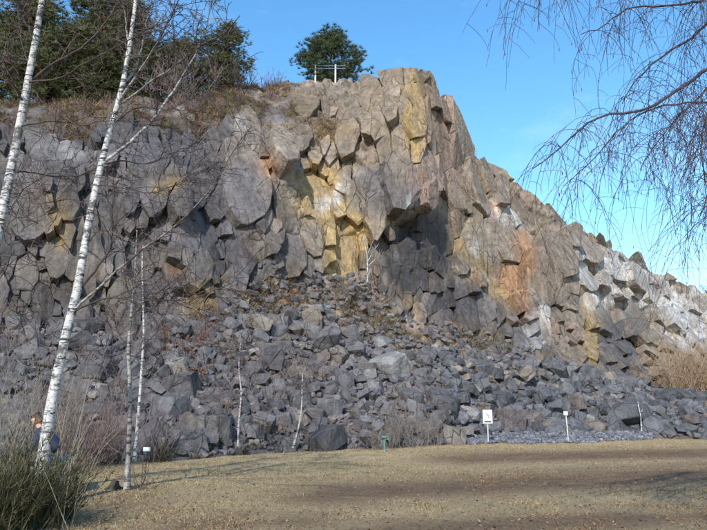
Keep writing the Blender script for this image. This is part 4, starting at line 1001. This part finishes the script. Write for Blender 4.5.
# ------------------------------------------------------------------ signs, posts, fence
M_WHITE = plain('sign_white', (.58, .585, .575), .45, 0, 12, .08); M_BLACK = plain('sign_black', (.02, .02, .022), .5); M_STEEL = plain('galvanised_steel', (.42, .42, .41), .5, .3, 20, .15)
M_GREEN = plain('standpipe_green', (.075, .15, .115), .5, 0, 15, .2); M_TEAL = plain('plate_teal', (.25, .45, .48), .5); M_WOOD = plain('weathered_post', (.50, .49, .46), .8, 0, 18, .2); M_BLUE = plain('rail_blue', (.16, .22, .42), .5)
def part(mb, name, mat, parent, smooth=False): return mb.build(name, mat, parent, smooth)
def sign_main():
    g = on_ground(488.5, 443.6); sc = g[1]/F; t = thing('information_sign', g, 'white rectangular sign with a black squiggle and bar on a grey post', 'sign'); t.rotation_euler = (0, 0, R(4))
    Hs = 32*sc; pw, ph = 9.4*sc, 13*sc
    m = MB(); m.tube([(0, .03, -.2), (0, .03, .5), (0, .03, Hs-.03)], .045, 10, (.5, .5, .5)); part(m, 'post', M_STEEL, t, True)
    m = MB(); m.box((-pw/2, -.045, Hs-ph), (pw/2, -.02, Hs)); part(m, 'panel', M_WHITE, t)
    m = MB(); z0 = Hs-ph*.42; s = pw*.2
    q = [(-s*.9, -.049, z0+s*.9), (-s*.2, -.049, z0+s*.75), (-s*.5, -.049, z0+s*.15), (s*.3, -.049, z0+s*.2), (s*.75, -.049, z0-s*.3), (s*.25, -.049, z0-s*.8), (s*1.0, -.049, z0-s*.95)]
    for a, b_ in zip(q[:-1], q[1:]): m.tube([a, b_], .012, 5, (0, 0, 0))
    part(m, 'symbol', M_BLACK, t)
    m = MB(); m.box((-pw*.36, -.051, Hs-ph*.92), (pw*.36, -.0455, Hs-ph*.82)); part(m, 'text_bar', M_BLACK, t)
    m = MB(); m.box((-.055, -.02, Hs-ph*.3), (.055, .085, Hs-ph*.2)); m.box((-.055, -.02, Hs-ph*.8), (.055, .085, Hs-ph*.7)); part(m, 'clamp', M_STEEL, t)
sign_main()
def marker():
    g = on_ground(568.5, 442.6); sc = g[1]/F; Hs = 29.5*sc; t = thing('marker_post', g, 'thin pale post with a small white plate at its head before the boulder bank', 'post')
    m = MB(); m.tube([(0, 0, -.2), (-.02, 0, Hs*.5), (-.05, 0, Hs-.05)], .03, 8, (1, 1, 1)); part(m, 'post', M_WOOD, t, True)
    m = MB(); m.box((-.05-.13, -.06, Hs-.2), (-.05+.1, -.025, Hs)); part(m, 'plate', M_WHITE, t)
    m = MB(); m.box((-.09, -.025, Hs-.14), (-.01, .04, Hs-.06)); part(m, 'bracket', M_STEEL, t)
marker()
def standpipe():
    g = on_ground(384.5, 452); sc = g[1]/F; Hs = 15*sc; t = thing('standpipe', g, 'short green standpipe with a wider cap standing at the grass edge', 'standpipe')
    m = MB(); m.tube([(0, 0, -.1), (0, 0, Hs*.5), (0, 0, Hs-.08)], .05, 12, (1, 1, 1)); part(m, 'pipe', M_GREEN, t, True)
    m = MB(); m.tube([(0, 0, 0), (0, 0, .06), (0, 0, .09)], [.09, .085, .055], 12, (1, 1, 1)); part(m, 'base_flange', M_GREEN, t, True)
    m = MB(); m.tube([(0, 0, Hs-.1), (0, 0, Hs-.08), (0, 0, Hs-.02), (0, 0, Hs)], [.055, .12, .12, .06], 14, (1, 1, 1)); part(m, 'cap', M_GREEN, t, True)
    m = MB(); m.tube([(-.13, 0, Hs-.05), (0, 0, Hs-.05), (.17, 0, Hs-.05)], .03, 8, (1, 1, 1)); part(m, 'outlet', M_GREEN, t, True)
standpipe()
def small_plate():
    g = on_ground(145.5, 474); sc = g[1]/F; Hs = 25*sc; t = thing('label_plate', g, 'little pale plate on a dark stake near the slim grey-stemmed birch', 'sign')
    m = MB(); m.tube([(0, 0, -.1), (0, 0, Hs*.5), (0, 0, Hs-.02)], .012, 6, (0, 0, 0)); part(m, 'stake', M_BLACK, t)
    m = MB(); m.box((-.09, -.03, Hs-.065), (.09, -.013, Hs-.005)); pl = part(m, 'plate', M_WHITE, t)
    m = MB(); m.box((-.09, -.03, Hs-.105), (.09, -.013, Hs-.067)); part(m, 'lower_strip', M_TEAL, t)
small_plate()
def stake():
    p, n = surf_py(630.5, 424); t = thing('white_stake', p, 'thin white stake with a broken side stub leaning among the boulders', 'stake'); L = 22*p[1]/F
    m = MB(); m.tube([(0, -1.5, -.9), (.03, -1.52, L*.3), (-.05, -1.5, L*.7), (-.07, -1.52, L*.92)], [.045, .04, .035, .02], 7, WHITE); m.build('stem', M_BIRCH, t, True)
    m = MB(); m.tube([(.02, -1.52, L*.38), (.12, -1.54, L*.49), (.16, -1.54, L*.56)], [.02, .016, .01], 6, WHITE); m.build('stub', M_BIRCH, t, True)
stake()
def fence():
    pts = [at(px, py, ridge_pt(px, -.3)[1]) for px, py in ((315.5, 70.5), (335.5, 70.5))]
    t = thing('rail_fence', pts[0], 'cliff-top fence of two white posts and blue rails under the lone pine', 'fence'); o = pts[0]
    for p in pts:
        m = MB(); m.box(p-o+np.array([-.07, -.07, -1.4]), p-o+np.array([.07, .07, .62])); part(m, 'post', M_WHITE, t)
    e = pts[1]-pts[0]
    for z in (.16, .46):
        m = MB(); a = -e*.3; b_ = e*1.5; m.tube([a+np.array([0, -.1, z]), (a+b_)/2+np.array([0, -.1, z]), b_+np.array([0, -.1, z])], .03, 8, (1, 1, 1)); part(m, 'rail', M_BLUE, t, True)
fence()
def stump():
    g = on_ground(114, 489); t = thing('tree_stump', g, 'low dark rotten stump in the grass near the slim grey-stemmed birch', 'stump')
    m = MB(); m.tube([(0, 0, -.05), (0, 0, .04), (.01, 0, .12), (.015, .01, .17)], [.15, .11, .09, .08], 9, (.05, .04, .032)); m.build('wood', M_TWIG, t)
    m = MB()
    for a in range(5): m.tube([(math.cos(a*1.3)*.08, math.sin(a*1.3)*.08, .05), (math.cos(a*1.3)*.16, math.sin(a*1.3)*.16, .01), (math.cos(a*1.3)*.26, math.sin(a*1.3)*.26, -.03)], [.04, .03, .015], 5, (.05, .04, .032))
    m.build('root', M_TWIG, t)
stump()

# ------------------------------------------------------------------ person stooping behind the leaning birch
def skin_obj(name, nodes, edges, mat, parent, sub=2):
    """nodes: (x,y,z,rx[,ry])"""
    me = bpy.data.meshes.new(name); me.from_pydata([n[:3] for n in nodes], edges, []); o = obj(name, me, mat, parent)
    md = o.modifiers.new('skin', 'SKIN'); md.use_smooth_shade = True
    for v, n in zip(me.skin_vertices[0].data, nodes): v.radius = (n[3], n[4] if len(n) > 4 else n[3])
    me.skin_vertices[0].data[0].use_root = True
    s = o.modifiers.new('sub', 'SUBSURF'); s.levels = sub; s.render_levels = sub
    return o
def person():
    g = on_ground(46, 497); Y = g[1]; sc = Y/F
    t = thing('person', g, 'person in a dark blue jacket and jeans stooping behind the leaning birch', 'person')
    M_SKIN = plain('skin', (.50, .27, .18), .55, 0, 40, .08); M_JKT = plain('jacket_navy', (.012, .019, .055), .8, 0, 30, .25); M_JEAN = plain('jeans', (.035, .06, .14), .9, 0, 60, .2); M_HAIR = plain('hair_brown', (.09, .05, .03), .8, 0, 80, .3); M_SHOE = plain('shoe_dark', (.03, .026, .024), .7); M_EYE = plain('eye', (.03, .02, .015), .3)
    # facing -x (towards the left of the view), bent forward at the hips
    hip = (.14, 0, .86); chest = (-.12, 0, 1.16); neck = (-.26, 0, 1.34); head = (-.33, 0, 1.47)
    body = [(-.20, 0, 1.27, .075), (-.26, 0, 1.34, .058), (-.30, 0, 1.41, .068), (-.345, 0, 1.475, .098, .085), (-.375, 0, 1.535, .088, .08), (-.415, 0, 1.43, .042, .04),
            (-.455, 0, 1.475, .016, .014)]
    sk = skin_obj('body', body, [(0, 1), (1, 2), (2, 3), (3, 4), (2, 5), (3, 6)], M_SKIN, t)
    for s in (-1, 1):
        m = MB(); m.tube([(-.43, .034*s, 1.495), (-.438, .034*s, 1.495), (-.443, .034*s, 1.495)], [.014, .012, .004], 8, (0, 0, 0)); part(m, 'eye', M_EYE, t, True)
        m = MB(); m.tube([(-.33, .083*s, 1.45), (-.325, .097*s, 1.475), (-.33, .09*s, 1.505)], [.008, .016, .01], 7, (1, 1, 1)); part(m, 'ear', M_SKIN, t, True)
    m = MB(); m.tube([(-.445, -.022, 1.425), (-.452, 0, 1.425), (-.445, .022, 1.425)], .006, 6, (.3, .1, .1)); part(m, 'mouth', plain('lip', (.35, .12, .1)), t, True)
    skin_obj('hair', [(-.305, 0, 1.50, .088, .088), (-.335, 0, 1.55, .086, .084), (-.375, 0, 1.572, .05, .065), (-.28, 0, 1.45, .05, .062)], [(0, 1), (1, 2), (0, 3)], M_HAIR, t)
    jk = [(.17, 0, .84, .19, .15), (.06, 0, 1.0, .185, .14), (-.08, 0, 1.14, .2, .145), (-.18, 0, 1.25, .17, .12), (-.245, 0, 1.325, .075, .07)]
    je = [(0, 1), (1, 2), (2, 3), (3, 4)]
    for s in (-1, 1):
        i = len(jk); jk += [(-.17, .17*s, 1.25, .08), (-.19, .23*s, 1.06, .065), (-.27, .21*s, .93, .055), (-.40, .15*s, .88, .045)]
        je += [(3, i), (i, i+1), (i+1, i+2), (i+2, i+3)]
    skin_obj('jacket', jk, je, M_JKT, t)
    tr = [(.16, 0, .80, .155, .14)]; te = []
    for s, fx in ((-1, -.10), (1, .16)):
        i = len(tr); tr += [(.13+fx*.2, .095*s, .70, .095), (.05+fx, .10*s, .44, .068), (.09+fx, .10*s, .12, .052), (.09+fx, .10*s, .06, .055)]
        te += [(0, i), (i, i+1), (i+1, i+2), (i+2, i+3)]
    skin_obj('trousers', tr, te, M_JEAN, t)
    for s, fx in ((-1, -.10), (1, .16)):
        skin_obj('shoe', [(.11+fx, .10*s, .045, .045), (.02+fx, .10*s, .04, .045, .04), (-.09+fx, .105*s, .03, .042, .03)], [(0, 1), (1, 2)], M_SHOE, t)
        hx, hy, hz = -.42, .15*s, .872
        nd = [(hx+.03, hy, hz, .026), (hx-.04, hy, hz-.015, .036, .018)]; ed = [(0, 1)]
        for f in range(4):
            oy = (f-1.5)*.019; L = (.07, .08, .076, .06)[f]; i = len(nd)
            nd += [(hx-.075, hy+oy, hz-.02, .0095), (hx-.075-L*.5, hy+oy, hz-.035, .009), (hx-.075-L*.8, hy+oy, hz-.065, .008)]; ed += [(1, i), (i, i+1), (i+1, i+2)]
        i = len(nd); nd += [(hx-.02, hy-s*.035, hz-.02, .011), (hx-.055, hy-s*.05, hz-.045, .009)]; ed += [(1, i), (i, i+1)]
        skin_obj('hand', nd, ed, M_SKIN, t, 1)
person()
print('tris', sum(len(o.data.polygons) for o in bpy.data.objects if o.type == 'MESH'))
